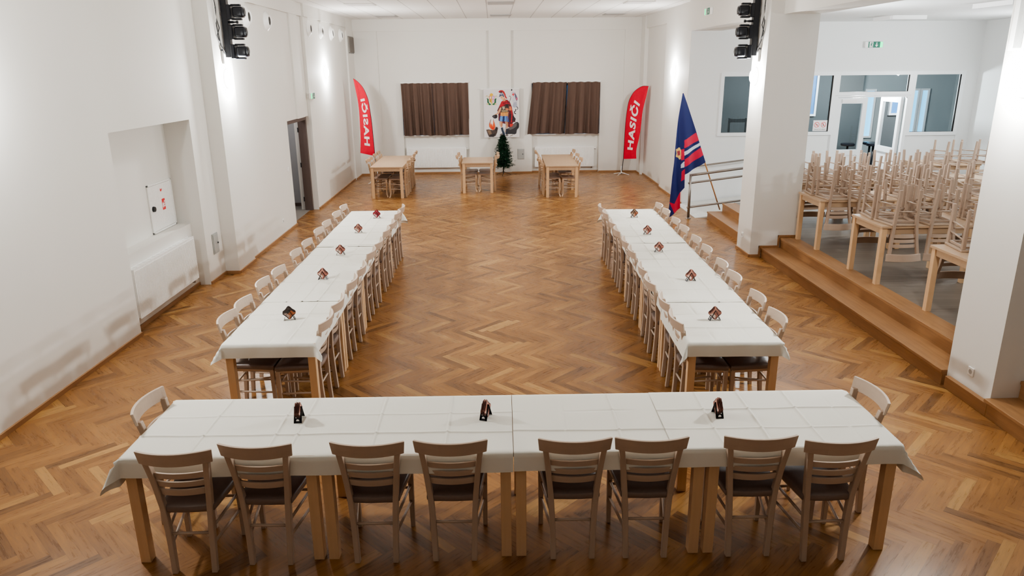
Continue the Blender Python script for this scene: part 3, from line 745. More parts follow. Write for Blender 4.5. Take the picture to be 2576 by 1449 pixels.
# ------------------------------------------------------------------ curtains
def curtain(x0, x1, b0, b1, ztop, zbot, y, seed, label):
    q = random.Random(seed); nx, nz = 150, 14; ph = q.uniform(0,6); fr = q.uniform(4.3,4.9)
    def P(i,j):
        s = i/nx; t = j/nz; x = (x0+(x1-x0)*s)*(1-t)+(b0+(b1-b0)*s)*t
        a = .026+.03*t
        yy = y-a*math.sin(2*PI*fr*s+ph+.6*math.sin(3*s+ph)+.35*t*math.sin(9*s))-.30*a*math.sin(2*PI*fr*1.63*s+2*ph)
        z = ztop-(ztop-zbot)*t-.012*math.sin(7*s+ph)*t - (.008*math.sin(2*PI*fr*s) if j==0 else 0)
        return (x,yy,z)
    g = G(); g._open = True; g.grid(nx,nz,P); o = g.obj('curtain', CURT, smooth=True)
    return tag(o, label, 'curtain', 'brown curtains on the back windows')
YC = YB-.055
curtain(-2.705,-1.83,-2.66,-1.80,2.585,1.13,YC,1,'left half of the brown pleated curtain over the left back window')
curtain(-1.83,-.80,-1.80,-.785,2.585,1.13,YC,2,'right half of the brown pleated curtain over the left back window')
curtain(1.05,2.015,.885,1.96,2.575,1.14,YC,3,'left half of the brown curtain over the right back window, flared hem')
curtain(2.05,2.98,1.98,2.965,2.575,1.13,YC,4,'right half of the brown curtain over the right back window, beside gap')
for nm, a, b in (('left',-2.72,-.78),('right',1.02,3.0)):
    t = thing('curtain_rail','white curtain rail above the %s brown curtains'%nm,'curtain rail',(a,YC+.01,2.6))
    G().box(0,b-a,-.01,.01,-.012,.012).obj('rail', WHITE, t)
    g = G(); [g.box(k*(b-a)-.01,k*(b-a)+.01,.0,.045,-.008,.008) for k in (.1,.5,.9)]; g.obj('bracket', WHITE, t)

# ------------------------------------------------------------------ painted banner between the windows
def painted(name, polys, bg, nx, ny, box, surf, mat):
    x0, y0, x1, y1 = box
    g = G(); g._open = True
    g.grid(nx, ny, lambda i,j: surf(i/nx, j/ny)); me = g.mesh(name, mat)
    bb = [(min(p[0] for p in P), max(p[0] for p in P), min(p[1] for p in P), max(p[1] for p in P)) for P, c in polys]
    cols = [c if len(c)==4 else rgb(*c) for P, c in polys]; bgc = rgb(*bg)
    def fn(p):
        k = p.index; i, j = k % nx, k//nx; x = x0+(x1-x0)*(i+.5)/nx; y = y0+(y1-y0)*(j+.5)/ny; c = bgc
        for (P,_), b, cc in zip(polys, bb, cols):
            if b[0] <= x <= b[1] and b[2] <= y <= b[3] and pip((x,y),P): c = cc
        return c
    setcol(me, fn); return link(name, me)
def ell(cx_, cy_, rx, ry, n=20): return [(cx_+rx*math.cos(2*PI*k/n), cy_+ry*math.sin(2*PI*k/n)) for k in range(n)]
def strk(pts, w):
    a, b = [], []
    for i, (x,y) in enumerate(pts):
        p, q = pts[max(0,i-1)], pts[min(len(pts)-1,i+1)]; dx, dy = q[0]-p[0], q[1]-p[1]; l = math.hypot(dx,dy) or 1
        a.append((x-dy/l*w,y+dx/l*w)); b.append((x+dy/l*w,y-dx/l*w))
    return a+b[::-1]
SK_, SKD = (214,160,124), (176,112,80)
pp = [
 # rock / millstone on the right
 ([(700,1130),(780,1060),(860,1000),(930,950),(985,945),(1020,990),(1015,1070),(960,1150),(945,1230),(890,1255),(800,1240),(720,1245),(690,1190)],(52,50,54)),
 ([(735,1110),(800,1045),(900,985),(975,962),(990,1000),(940,1060),(860,1115),(780,1140)],(98,92,92)), (ell(985,1040,32,75),(40,38,42)),
 ([(750,1310),(800,1270),(850,1255),(860,1275),(810,1290)],(150,136,120)),
 # cape behind
 ([(560,440),(640,400),(720,405),(790,470),(830,570),(855,700),(880,800),(935,870),(915,900),(925,945),(870,950),(830,1000),(800,1060),(740,1080),(700,1000),(520,960),(480,900),(480,760),(450,660),(500,560)],(96,26,36)),
 ([(760,760),(850,740),(900,830),(930,880),(910,940),(860,900),(820,960),(760,940)],(50,34,46)),
 ([(790,560),(835,580),(850,760),(830,960),(800,950),(820,760)],(176,34,46)), ([(770,1000),(850,980),(865,1005),(830,1060),(780,1060)],(200,56,48)),
 # flag on the staff
 ([(815,235),(870,200),(905,215),(950,290),(990,380),(965,470),(975,560),(900,600),(840,560),(870,480),(840,400),(860,330)],(206,206,216)),
 ([(905,215),(950,290),(990,380),(960,440),(930,380),(910,300)],(96,92,116)), ([(880,470),(960,450),(970,560),(900,600),(850,560)],(170,172,190)),
 ([(835,270),(900,255),(905,275),(842,290)],(220,40,52)), ([(858,235),(878,232),(890,310),(868,312)],(220,40,52)), ([(940,340),(985,365),(975,410),(940,400)],(190,90,120)),
 (strk([(950,570),(985,590),(990,625),(965,640)],9),(64,62,74)), (strk([(935,630),(930,680),(895,690),(895,725),(940,745)],12),(56,54,66)), (ell(830,165,18,22),(40,36,44)),
 # legs
 ([(500,920),(575,920),(585,1010),(570,1075),(535,1075),(505,1010)],SK_), ([(655,930),(720,930),(735,1010),(720,1100),(680,1100),(660,1010)],SK_),
 ([(555,930),(580,930),(585,1010),(570,1075),(555,1040)],SKD), ([(700,940),(725,940),(735,1010),(720,1100),(705,1050)],SKD),
 ([(535,1090),(590,1070),(640,1200),(650,1290),(600,1290),(560,1180)],(44,56,76)), ([(670,1110),(722,1105),(710,1180),(715,1250),(660,1250),(650,1180)],(40,46,60)),
 ([(505,1250),(575,1215),(590,1250),(540,1280),(510,1275)],(120,112,110)), ([(665,1250),(725,1240),(730,1280),(700,1300),(670,1290)],(120,112,110)),
 ([(590,1080),(620,1080),(660,1200),(650,1230),(610,1160)],(190,190,186)),
 # skirt
 ([(525,790),(730,780),(750,935),(700,940),(640,930),(590,935),(500,920)],(44,88,164)), ([(535,800),(590,800),(575,925),(515,915)],(104,150,210)), ([(640,800),(690,800),(690,930),(635,925)],(92,140,204)),
 ([(590,800),(640,800),(630,930),(585,930)],(28,48,98)),
 # leather strips
 ([(535,700),(735,690),(735,790),(690,800),(640,795),(590,800),(530,785)],(196,128,62)),
 ]+[([(545+k*38,715),(562+k*38,712),(560+k*38,798),(542+k*38,795)],(236,180,110)) for k in range(5)]+[
 # breastplate
 ([(560,560),(740,540),(750,620),(735,700),(540,705)],(74,62,56)), ([(575,570),(640,555),(650,620),(600,640)],(176,164,140)), ([(560,650),(720,650),(725,690),(570,700)],(150,132,104)),
 ([(665,500),(740,500),(735,590),(680,580)],(48,40,40)),
 # arms
 ([(520,590),(560,590),(540,660),(490,740),(440,755),(430,735),(470,680)],SK_), ([(750,560),(800,560),(835,640),(815,665),(690,650),(655,620),(680,605),(770,620)],(206,120,84)), ([(440,740),(400,740),(370,760),(440,765)],SK_),
 # cape front
 ([(560,440),(605,430),(640,445),(720,410),(780,470),(800,520),(740,500),(650,510),(590,560),(520,580),(505,560)],(178,30,44)), ([(600,470),(700,450),(690,480),(610,520)],(126,18,34)), ([(700,420),(760,440),(770,490),(700,480)],(120,22,36)),
 # neck, head, helmet
 ([(600,370),(650,350),(690,400),(640,440),(600,430)],(206,150,116)), ([(540,320),(600,300),(640,340),(620,390),(585,410),(560,380),(525,350)],(226,178,140)), (ell(572,335,10,8),(70,46,40)),
 ([(500,330),(520,260),(560,225),(610,250),(640,330),(610,330),(590,300),(550,310),(515,330)],(74,80,104)), ([(530,250),(580,235),(600,270),(545,285)],(150,160,180)),
 ([(480,205),(530,168),(590,165),(640,200),(670,260),(680,310),(715,360),(700,380),(655,345),(630,270),(590,225),(520,235)],(178,48,50)), ([(500,215),(560,190),(610,220),(585,225),(530,232)],(84,28,36)),
 # staff
 (strk([(760,320),(785,312),(808,335),(800,390),(775,430),(740,700),(690,960),(655,1190)],7),(72,56,60)), (strk([(745,690),(700,930),(660,1190)],4),(196,150,120)),
 # bucket, water, fire, ruin
 ([(310,800),(345,770),(430,755),(455,790),(445,840),(390,860),(350,845)],(38,32,36)), (ell(360,805,12,30),(92,84,90)),
 ([(150,1130),(210,1120),(260,1130),(330,1140),(400,1090),(430,1050),(465,1090),(440,1200),(400,1280),(330,1315),(220,1310),(180,1220)],(78,64,60)),
 ([(180,1150),(260,1140),(300,1230),(230,1260)],(130,106,86)), ([(400,1060),(440,1090),(420,1180),(390,1150)],(44,38,42)), ([(250,1260),(400,1220),(340,1310),(240,1305)],(46,40,42)),
 ([(310,840),(340,850),(380,980),(400,1060),(370,1130),(330,1145),(270,1110),(225,1050),(225,990),(260,900)],(150,120,110)),
 ([(300,900),(350,900),(390,1020),(370,1120),(325,1140),(270,1100),(230,1040),(240,980)],(226,96,48)), ([(300,840),(335,850),(340,960),(320,1040),(300,960),(280,1010),(265,960)],(244,238,232)), ([(280,1040),(320,1080),(360,1050),(345,1120),(300,1110)],(216,44,28)),
 # coat of arms
 ([(185,350),(230,380),(240,470),(300,510),(240,525),(195,470)],(34,92,62)), ([(430,350),(385,380),(375,470),(310,510),(370,525),(420,470)],(34,92,62)), (ell(255,515,30,14),(30,110,50)), (ell(360,510,30,14),(30,110,50)),
 ([(240,300),(380,300),(375,440),(310,490),(245,440)],(206,168,60)), ([(245,305),(300,305),(300,390),(245,390)],(212,120,110)), ([(315,305),(378,305),(376,390),(315,390)],(190,130,196)), ([(260,320),(290,320),(285,375),(262,375)],(240,226,230)), ([(328,320),(362,320),(360,375),(330,375)],(230,214,240)),
 ([(318,395),(375,395),(370,440),(320,470)],(226,160,200)), ([(250,395),(300,395),(300,465),(252,440)],(190,150,60)), ([(298,300),(314,300),(316,540),(300,540)],(222,190,70)),
 ([(255,265),(300,235),(350,260),(340,295),(265,300)],(226,180,60)), (strk([(160,320),(190,295),(225,320),(200,345)],8),(196,182,110)), (strk([(455,330),(425,300),(395,320),(420,345)],8),(196,182,110)),
 (strk([(165,490),(195,500),(225,480)],7),(200,180,110)), (strk([(445,490),(415,500),(390,480)],7),(200,180,110)), (strk([(190,520),(230,485)],7),(200,180,110)), (strk([(425,530),(385,485)],7),(200,180,110)),
]
BX0, BX1, BZ0, BZ1 = -.36, .655, 1.05, 2.405
def psurf(u, v): return (BX0+(BX1-BX0)*u, .01*math.sin(9*u+4*v)*v*.6, BZ1-(BZ1-BZ0)*v)
t = thing('cloth_banner','white cloth banner painted with a helmeted warrior pouring water on fire','banner',(0,YB-.105,0))
b = painted('printed_cloth', pp, (226,222,222), 132, 172, (100,140,1025,1325), psurf, PAINT); b.parent = t
G().box(-.45,.67,.012,.03,BZ1-.012,BZ1+.012).obj('hanging_rod', WHITE, t)
G().tube([(-.36,.02,BZ1+.01),(.147,.028,BZ1+.07),(.655,.02,BZ1+.01)],.003,6).obj('cord', WHITE, t)

# ------------------------------------------------------------------ lettering helper
def text_polys(s, offset=.02):
    cu = bpy.data.curves.new('lettering','FONT'); cu.body = s; cu.size = 1; cu.offset = offset; cu.resolution_u = 3; cu.space_character = 1.12; cu.align_x = 'CENTER'; cu.align_y = 'CENTER'
    o = bpy.data.objects.new('lettering', cu); COL.objects.link(o); dg = bpy.context.evaluated_depsgraph_get(); dg.update()
    me = o.evaluated_get(dg).to_mesh(); v = [tuple(p.co) for p in me.vertices]; fs = [tuple(p.vertices) for p in me.polygons]
    o.evaluated_get(dg).to_mesh_clear(); bpy.data.objects.remove(o); bpy.data.curves.remove(cu)
    xs = [p[0] for p in v]; ys = [p[1] for p in v]
    return v, fs, (min(xs),max(xs),min(ys),max(ys))
TXT = text_polys('HASIČI', .036)
# feather banners -----------------------------------------------------------
def feather(label, base, pole, free, rz):
    """pole: list of (x,z) up the curved pole edge, free: list of (x,z) along the free edge, bottom to top"""
    t = thing('feather_banner', label, 'banner flag', base, rz, 'red feather banners')
    def along(P, k):
        L_ = [0]
        for a, c in zip(P,P[1:]): L_.append(L_[-1]+math.hypot(c[0]-a[0],c[1]-a[1]))
        d = k*L_[-1]
        for i in range(len(P)-1):
            if d <= L_[i+1]+1e-9:
                u = (d-L_[i])/(L_[i+1]-L_[i]); return (P[i][0]+(P[i+1][0]-P[i][0])*u, P[i][1]+(P[i+1][1]-P[i][1])*u)
        return P[-1]
    def smooth(P):
        out = []; n = len(P)
        for i in range(n-1):
            p0, p1, p2, p3 = P[max(0,i-1)], P[i], P[i+1], P[min(n-1,i+2)]
            for k in range(6):
                t_ = k/6; q_ = []
                for a in (0,1): q_.append(.5*(2*p1[a]+(p2[a]-p0[a])*t_+(2*p0[a]-5*p1[a]+4*p2[a]-p3[a])*t_*t_+(3*p1[a]-p0[a]-3*p2[a]+p3[a])*t_**3))
                out.append(tuple(q_))
        return out+[P[-1]]
    pole, free = smooth(pole), smooth(free)
    def P(u, v):     # u across (0 pole .. 1 free), v up
        a, c = along(pole,v), along(free,v); x = a[0]+(c[0]-a[0])*u; z = a[1]+(c[1]-a[1])*u
        return (x, -.03*math.sin(PI*u)*(.5+.5*math.sin(5*v))-.008*math.sin(11*u+14*v)*u, z)
    g = G(); g._open = True; g.grid(14,60,lambda i,j: P(i/14,j/60)); c = g.obj('banner_cloth', RED, t, smooth=True)
    g = G(); g.tube([(0,0,.02)]+[(x,0,z) for x,z in [pole[0]]+pole],[.013]+[.011]+[.009-.006*k/len(pole) for k in range(len(pole))],8).obj('pole', BLACK, t, smooth=True)
    v, fs, bb = TXT; g = G(); g._open = True
    vv = []
    for p in v:
        k = (p[0]-bb[0])/(bb[1]-bb[0]); h = (p[1]-bb[2])/(bb[3]-bb[2])       # k along the word, h up the letter
        V = .115+.60*k; U = (.20+.54*(1-h)) if True else h
        q = P(U, V); vv.append((q[0], q[1]-.012, q[2]))
    g.add(vv, fs); g.obj('lettering', WTXT, t)
    g = G(); 
    for a in (.3,.3+PI/2,.3+PI,.3+1.5*PI): g.tube([(0,0,.05),(.12*math.cos(a),.12*math.sin(a),.035),(.24*math.cos(a),.24*math.sin(a),.008)],.011,6)
    g.lathe([(0,0),(.02,.0),(.02,.2),(0,.2)],(0,0,.04)); g.obj('cross_base', WHITE, t)
    return t
fr_pole = [(.055,.45),(.067,.858),(.082,1.336),(.115,1.715),(.175,2.034),(.29,2.24),(.431,2.371),(.645,2.468),(.86,2.473)]
fr_free = [(.531,.50),(.524,.72),(.611,1.085),(.652,1.46),(.705,1.831),(.783,2.16),(.86,2.473)]
feather('red feather banner lettered HASIČI in white, right of the curtains', (3.58,16.95,0), fr_pole, fr_free, -.9)
fl_pole = [(.028,.73),(.014,1.177),(-.004,1.646),(-.026,1.907),(-.053,2.165),(-.103,2.348),(-.187,2.531),(-.312,2.677),(-.426,2.756)]
fl_free = [(-.373,.836),(-.343,1.197),(-.328,1.661),(-.329,1.918),(-.35,2.21),(-.384,2.482),(-.426,2.756)]
feather('red feather banner with mirrored white lettering by the left corner', (-3.34,15.95,0), fl_pole, fl_free, .5)

# blue and red flag on a leaning pole ---------------------------------------
t = thing('pole_flag','dark blue flag with red and white stripes on a leaning wooden pole','flag',(4.53,10.66,.16))
P0 = Vector((0,0,0)); P1 = Vector((-.955,-.22,2.33))
G().tube([P0,P1],.014,10).obj('pole', POLEW, t, smooth=True)
# cloth outline in the photo's proportions: (crop px 4.14/px) -> hung plane; u,v grid between left edge and right edge
LE = [(255,75),(240,160),(215,300),(195,440),(175,600),(160,760),(140,900),(125,1060),(115,1170),(105,1260),(102,1345)]
RE = [(265,75),(300,170),(345,300),(390,430),(440,590),(500,770),(275,890),(272,1030),(235,1080),(232,1250),(112,1345)]
def seg(P, y):
    for a, b_ in zip(P,P[1:]):
        if a[1] <= y <= b_[1]+1e-6: return a[0]+(b_[0]-a[0])*((y-a[1])/max(1e-6,b_[1]-a[1]))
    return P[-1][0]
ys_ = [75+k*1270/290 for k in range(291)]
def fsurf(x, y):
    # pole line from (262,75) to (665,1280) in crop px <-> P1 .. P0
    k = (1280-y)/(1280-75); px = 665+(262-665)*k
    base_ = P0+(P1-P0)*k; sc = .00192
    off = (x-px)*sc
    w = .035*math.sin((x-100)/26.)*min(1,(px-x)/160) if x < px else 0
    return (base_.x+off, base_.y-.03-w-.05*min(1,max(0,(px-x)/250)), base_.z)
g = G(); g._open = True; NX = 100
for j in range(291):
    y = ys_[j]; a, c = seg(LE,y), (seg(RE,y) if y <= 770 else (500-(500-275)*(y-770)/120 if y < 890 else seg(RE[6:],y)))
    for i in range(NX+1): g.v.append(fsurf(a+(c-a)*i/NX, y))
for j in range(290):
    for i in range(NX): g.f.append((j*(NX+1)+i,j*(NX+1)+i+1,(j+1)*(NX+1)+i+1,(j+1)*(NX+1)+i)); g.m.append(0)
me = g.mesh('flag_cloth', FLAGM, smooth=True)
FP = [([(270,540),(395,465),(430,540),(270,620)],(196,28,66)), ([(270,655),(440,565),(446,592),(272,695)],(206,216,230)), ([(272,735),(452,612),(475,695),(274,812)],(196,28,66)),
 ([(240,635),(270,625),(270,735),(242,745)],(196,28,66)), ([(240,785),(270,752),(270,815),(236,826)],(200,212,228)), ([(246,860),(275,830),(272,940),(240,965)],(190,26,62)),
 ([(165,1200),(235,1075),(235,1250),(170,1320),(110,1180)],(190,26,60)), ([(182,628),(208,622),(212,612),(228,616),(240,640),(238,730),(224,736),(206,715),(180,705),(190,670)],(226,190,110)), ([(195,650),(228,644),(232,690),(205,696)],(150,60,70))]
def fcol(p):
    k = p.index; i, j = k % NX, k//NX; y = (ys_[j]+ys_[j+1])/2
    a, c = seg(LE,y), (seg(RE,y) if y <= 770 else (500-(500-275)*(y-770)/120 if y < 890 else seg(RE[6:],y))); x = a+(c-a)*(i+.5)/NX
    col = (8,26,92)
    for P, cc in FP:
        if pip((x,y),P): col = cc
    return rgb(*col)
setcol(me, fcol); link('flag_cloth', me, t)

# ------------------------------------------------------------------ artificial tree
t = thing('artificial_tree','small dark green artificial Christmas tree on a tripod before the banner','tree',(.175,17.2,0))
G().tube([(0,0,.05),(.005,0,.6),(0,0,1.15)],[.016,.013,.008],8).obj('trunk', BARK, t, smooth=True)
g = G()
for a in (.4,.4+2*PI/3,.4+4*PI/3): g.tube([(0,0,.1),(.10*math.cos(a),.10*math.sin(a),.05),(.24*math.cos(a),.24*math.sin(a),.006)],.008,6)
g.obj('tripod', BLACK, t)
q = random.Random(3); g = G(); g._open = True
for k in range(520):
    h = q.random()**1.05; z = .24+h*.88; r = (.33*(1-h)**.6+.035)*q.uniform(.55,1.05)*(1 if h>.06 else .75); a = q.uniform(0,2*PI)
    d = Vector((math.cos(a),math.sin(a),q.uniform(-.35,.25))).normalized(); o = Vector((0,0,z)); tip = o+d*r
    for m in range(15):
        p = o+d*r*(.2+.8*m/14); side = Vector((q.uniform(-1,1),q.uniform(-1,1),q.uniform(-.6,1))).normalized()
        n_ = d.cross(side).normalized()*.0065; e = p+(d*.5+side).normalized()*q.uniform(.03,.06)
        g.add([p-n_,p+n_,e+n_*.4,e-n_*.4],[(0,1,2,3)])
for m in range(40):
    p = Vector((0,0,1.02+.0035*m)); side = Vector((q.uniform(-1,1),q.uniform(-1,1),q.uniform(.5,2.2))).normalized(); n_ = side.cross(Vector((1,.3,0))).normalized()*.004
    e = p+side*.05; g.add([p-n_,p+n_,e+n_*.4,e-n_*.4],[(0,1,2,3)])
g.obj('foliage', TREE, t)

# ------------------------------------------------------------------ small wall things
def breaker(loc, rz, label, w=.2, h=.3):
    t = thing('distribution_box', label, 'electrical box', loc, rz, 'grey distribution boxes')
    G().box(-w/2,w/2,-.012,0,-h/2,h/2).obj('frame', GREYM, t, bevel=.003); G().box(-w/2+.012,w/2-.012,-.02,-.012,-h/2+.012,h/2-.012).obj('cover', GREYM, t, bevel=.003)
    G().lathe([(0,-.032),(.012,-.032),(.014,-.02),(0,-.02)],(w*.28,0,0),'y',12).obj('lock', BLACK, t)
breaker((XL(6.66)+.0,6.66,.545),PI/2,'grey metal distribution box on the left wall beside the radiator niche')
breaker((.70,YB,.555),0,'grey metal distribution box on the back wall right of the tree')
def socket(loc, rz, label, name='wall_socket', sw=False):
    t = thing(name, label, 'switch' if sw else 'socket', loc, rz)
    G().box(-.04,.04,-.012,0,-.04,.04).obj('plate', WHITE, t, bevel=.004)
    if sw: G().box(-.028,.028,-.018,-.012,-.028,.028).obj('rocker', WHITE, t, bevel=.003)
    else: G().lathe([(.0,-.0125),(.018,-.0125),(.022,-.0135),(.024,-.012),(.0,-.0119)],(0,0,0),'y',16).obj('socket_well', GREYM, t)
socket((-4.08,9.57,.27),PI/2,'white wall socket low on the left wall before the doorway')
socket((-4.08,10.26,1.15),PI/2,'white light switch on the left wall beside the doorway','light_switch',True)
socket((4.05,7.82,.285),-PI/2,'white wall socket low on the far white pillar')
socket((4.28,2.12,.285),-PI/2,'white wall socket low on the near white pillar')
# hydrant cabinet in the niche
t = thing('hydrant_cabinet','white built-in fire hydrant cabinet with red sticker in the left niche','cabinet',(-4.62,5.93,1.25),PI/2)
g = G(); w, h = .36, .325
for a, b_, c, d in ((-w,w,-h,-h+.025),(-w,w,h-.025,h),(-w,-w+.025,-h,h),(w-.025,w,-h,h)): g.box(a,b_,-.018,0,c,d)
g.obj('frame', RAD, t, bevel=.003)
dd = G().box(-w+.028,w-.028,-.015,-.001,-h+.028,h-.028).obj('door', RAD, t, bevel=.002)
G().lathe([(0,-.04),(.034,-.04),(.038,-.015),(0,-.015)],(-w+.085,0,-.0),'y',16).obj('handle', BLACK, dd, auto=.7)
g = G().box(.0,.09,-.0165,-.0155,-.06,.09); g.obj('hydrant_sticker', SIGNR, dd)
g = G(); g.add([(.008,-.0172,.03),(.03,-.0172,.05),(.03,-.0172,.02),(.05,-.0172,.04),(.05,-.0172,-.03),(.03,-.0172,-.01),(.03,-.0172,-.04),(.008,-.0172,-.02)],[tuple(range(8))])
for z in (-.02,.01,.04): g.box(.058,.084,-.0172,-.0168,z,z+.02)
g.obj('sticker_symbol', STICK, dd)
g = G(); g.add([(-.01,-.0165,.2),(.02,-.0165,.19),(.05,-.0165,.215),(.045,-.0165,.235),(.02,-.0165,.215),(-.005,-.0165,.24)],[tuple(range(6))]); g.obj('emblem_sticker', SIGNR, dd)
# round air vents and grille on the left wall
for i, y in enumerate((8.68,9.80,12.56,13.67,14.78,15.91)):
    x = -4.08 if y < 11 else -4.01
    t = thing('air_nozzle','round white air nozzle high on the left wall, %s from the light bar'%ORD[i],'air vent',(x,y,3.825),PI/2,'round air nozzles on the left wall')
    G().lathe([(.0,-.02),(.06,-.02),(.07,-.06),(.10,-.075),(.115,-.05),(.145,-.03),(.168,-.012),(.168,0),(0,0)],(0,0,0),'y',24).obj('collar', WHITE, t, auto=.6)
    G().lathe([(0,-.03),(.062,-.03),(.066,-.062),(.074,-.062),(.074,-.02),(0,-.02)],(.0,0,.0),'y',20).obj('jet', GRILL, t, auto=.6)
t = thing('ventilation_grille','grey slatted ventilation grille high on the left wall near the back corner','air vent',(-3.97,17.1,3.62),PI/2)
G().box(-.36,.36,-.012,0,-.22,.22).obj('frame', GRILL, t)
g = G()
for k in range(16): g.box(-.345+.0435*k+(.01 if k>7 else 0),-.322+.0435*k+(.01 if k>7 else 0),-.03,-.012,-.2,.2)
g.obj('slats', STEEL, t)
# ceiling air strips and panels
for i, (x,y,l) in enumerate(((.10,12.42,'front of two in the middle'),(.14,16.2,'rear of two in the middle'),(-2.83,16.22,'rear left'),(3.1,16.1,'rear right'))):
    t = thing('ceiling_air_strip','grey rectangular air outlet in the tiled ceiling, %s'%l,'air vent',(x,y,HC),0,'ceiling air outlets')
    G().box(-.27,.27,-.34,.34,-.012,0).obj('frame', STRIP, t); G().box(-.24,.24,-.3,.3,-.016,-.012).obj('louvre', STRIP, t)
for i, (x,y,l) in enumerate(((-2.86,12.5,'left'),(3.05,12.5,'right'))):
    t = thing('ceiling_light_panel','flat square white ceiling light panel on the %s of the hall'%l,'ceiling light',(x,y,HC),0,'flat ceiling light panels')
    G().box(-.295,.295,-.295,.295,-.014,0).obj('frame', WHITE, t); G().box(-.27,.27,-.27,.27,-.017,-.014).obj('diffuser', PANELM, t)
# exit signs
def exit_sign(loc, rz, label, flip=False):
    t = thing('exit_sign', label, 'exit sign', loc, rz, 'lit emergency exit signs')
    G().box(-.19,.19,-.05,0,-.065,.065).obj('housing', WHITE, t, bevel=.012)
    G().box(-.12,.13,-.0525,-.05,-.06,.06).obj('green_panel', GREENP, t)
    (G().box(-.188,-.125,-.056,-.05,-.055,.055) if flip else G().box(.13,.188,-.056,-.05,-.055,.055)).obj('lamp_end', GREENE, t, bevel=.004)
    g = G(); yv = -.0545
    def poly(P): g.add([(x,yv,z) for x,z in P],[tuple(range(len(P)))])
    g._open = True
    poly([(-.10,-.055),(-.02,-.055),(-.02,.055),(-.10,.055)])
    poly([(.045,.045),(.065,.045),(.065,-.005),(.09,-.005),(.055,-.05),(.02,-.005),(.045,-.005)])
    g.obj('white_symbol', STICK, t)
    g = G(); g._open = True; yv = -.0555
    poly([(x*.6-.052,z*.6+.035) for x,z in ell(0,0,.018,.018,10)])
    poly([(-.07,.02),(-.045,.024),(-.03,.01),(-.034,.004),(-.048,.012),(-.05,-.01),(-.035,-.022),(-.04,-.045),(-.05,-.045),(-.047,-.026),(-.064,-.016),(-.075,-.035),(-.09,-.035),(-.088,-.027),(-.078,-.026),(-.068,-.005),(-.065,.008),(-.08,.0),(-.085,.006)])
    g.obj('running_figure', GREENP, t)
exit_sign((-4.01,12.3,2.45),PI/2,'green lit exit sign on the left wall above the doorway',True)
exit_sign((4.08,10.72,3.985),-PI/2,'green lit exit sign high on the lintel before the side hall',True)
exit_sign((8.05,YS,3.388),0,'green exit sign with arrow above the glazed partition in the side hall')
# no-smoking sign on the glass
t = thing('prohibition_sign','white notice with two red prohibition circles on the partition glass','sign',(7.10,YS-.005,1.705))
G().box(-.155,.155,-.003,0,-.115,.115).obj('sheet', STICK, t)
g = G()
for x in (-.075,.075):
    g.lathe([(.048,-.0036),(.058,-.0036),(.058,-.003),(.048,-.003)],(x,0,.02),'y',24,ring=True)
    g.hexa([(x-.045,-.004,.058),(x-.036,-.004,.064),(x+.045,-.004,-.018),(x+.036,-.004,-.024),(x-.045,-.003,.058),(x-.036,-.003,.064),(x+.045,-.003,-.018),(x+.036,-.003,-.024)])
g.obj('prohibition_rings', SIGNR, t)
v, fs, bb = text_polys('ZÁKAZ KOUŘENÍ', .01); s = .26/(bb[1]-bb[0])
g = G(); g._open = True; g.add([((p[0]-(bb[0]+bb[1])/2)*s,-.0036,-.085+p[1]*s*1.2) for p in v],fs); g.obj('lettering', BLACK, t)
g = G(); g.box(-.1,-.05,-.0034,-.003,.012,.024); g.box(.06,.072,-.0034,-.003,-.01,.05); g.obj('pictograms', BLACK, t)

# ------------------------------------------------------------------ sconces
def sconce(loc, rz, label, power, pt=1.0, col=(.985,1,.985), lights=True):
  if label:
    t = thing('wall_sconce', label, 'wall lamp', loc, rz, 'round opal wall lamps')
    G().lathe([(0,-.011),(.118,-.011),(.118,0),(0,0)],(0,0,0),'y',28).obj('base_plate', WHITE, t, auto=.6)
    G().lathe([(0,-.085),(.045,-.082),(.085,-.070),(.115,-.048),(.13,-.02),(.132,-.012),(0,-.012)],(0,0,0),'y',28).obj('glass_dome', DOME, t, smooth=True)
  if True:
    d = Vector((math.sin(rz), -math.cos(rz), 0))
    la = bpy.data.lights.new('sconce_light','AREA'); la.shape = 'DISK'; la.size = .24; la.energy = power; la.color = col
    o = bpy.data.objects.new('sconce_light', la); COL.objects.link(o); o.location = Vector(loc)+d*.10
    o.rotation_euler = d.to_track_quat('-Z','Z').to_euler()
    lp = bpy.data.lights.new('sconce_glow','POINT'); lp.shadow_soft_size = .05; lp.energy = pt; lp.color = col
    o = bpy.data.objects.new('sconce_glow', lp); COL.objects.link(o); o.location = Vector(loc)+d*.2
PW, PG = 80, 100
sconce((XL(1.95),1.95,2.93),PI/2,'round lit wall lamp at the left picture edge',PW,PG)
sconce((-4.035,7.36,2.88),PI/2,'round lit wall lamp on the left pilaster under the light bar',PW,PG)
sconce((-4.01,13.85,2.93),PI/2,'round lit wall lamp on the left wall near the feather banner',PW,PG)
sconce((4.28,2.13,2.86),-PI/2,'round lit wall lamp on the near white pillar',PW,PG)
sconce((4.05,7.85,2.83),-PI/2,'round lit wall lamp on the far pillar under the light bar',PW,PG)
sconce((4.13,13.5,2.86),-PI/2,'round lit wall lamp on the right wall near the feather banner',PW,PG)
sconce((4.80,7.76,2.82),PI/2,'round lit wall lamp on the side-hall face of the far pillar',90,14,(.94,.98,1))
sconce((5.03,2.1,2.82),PI/2,None,45,8,(.94,.98,1))  # unseen light without fixture, added to brighten the side hall
for y in (3.6,9.2): sconce((10.45,y,2.82),-PI/2,None,110,14,(.94,.98,1))  # two more added lights out of view, no lamp bodies, lifting the side hall
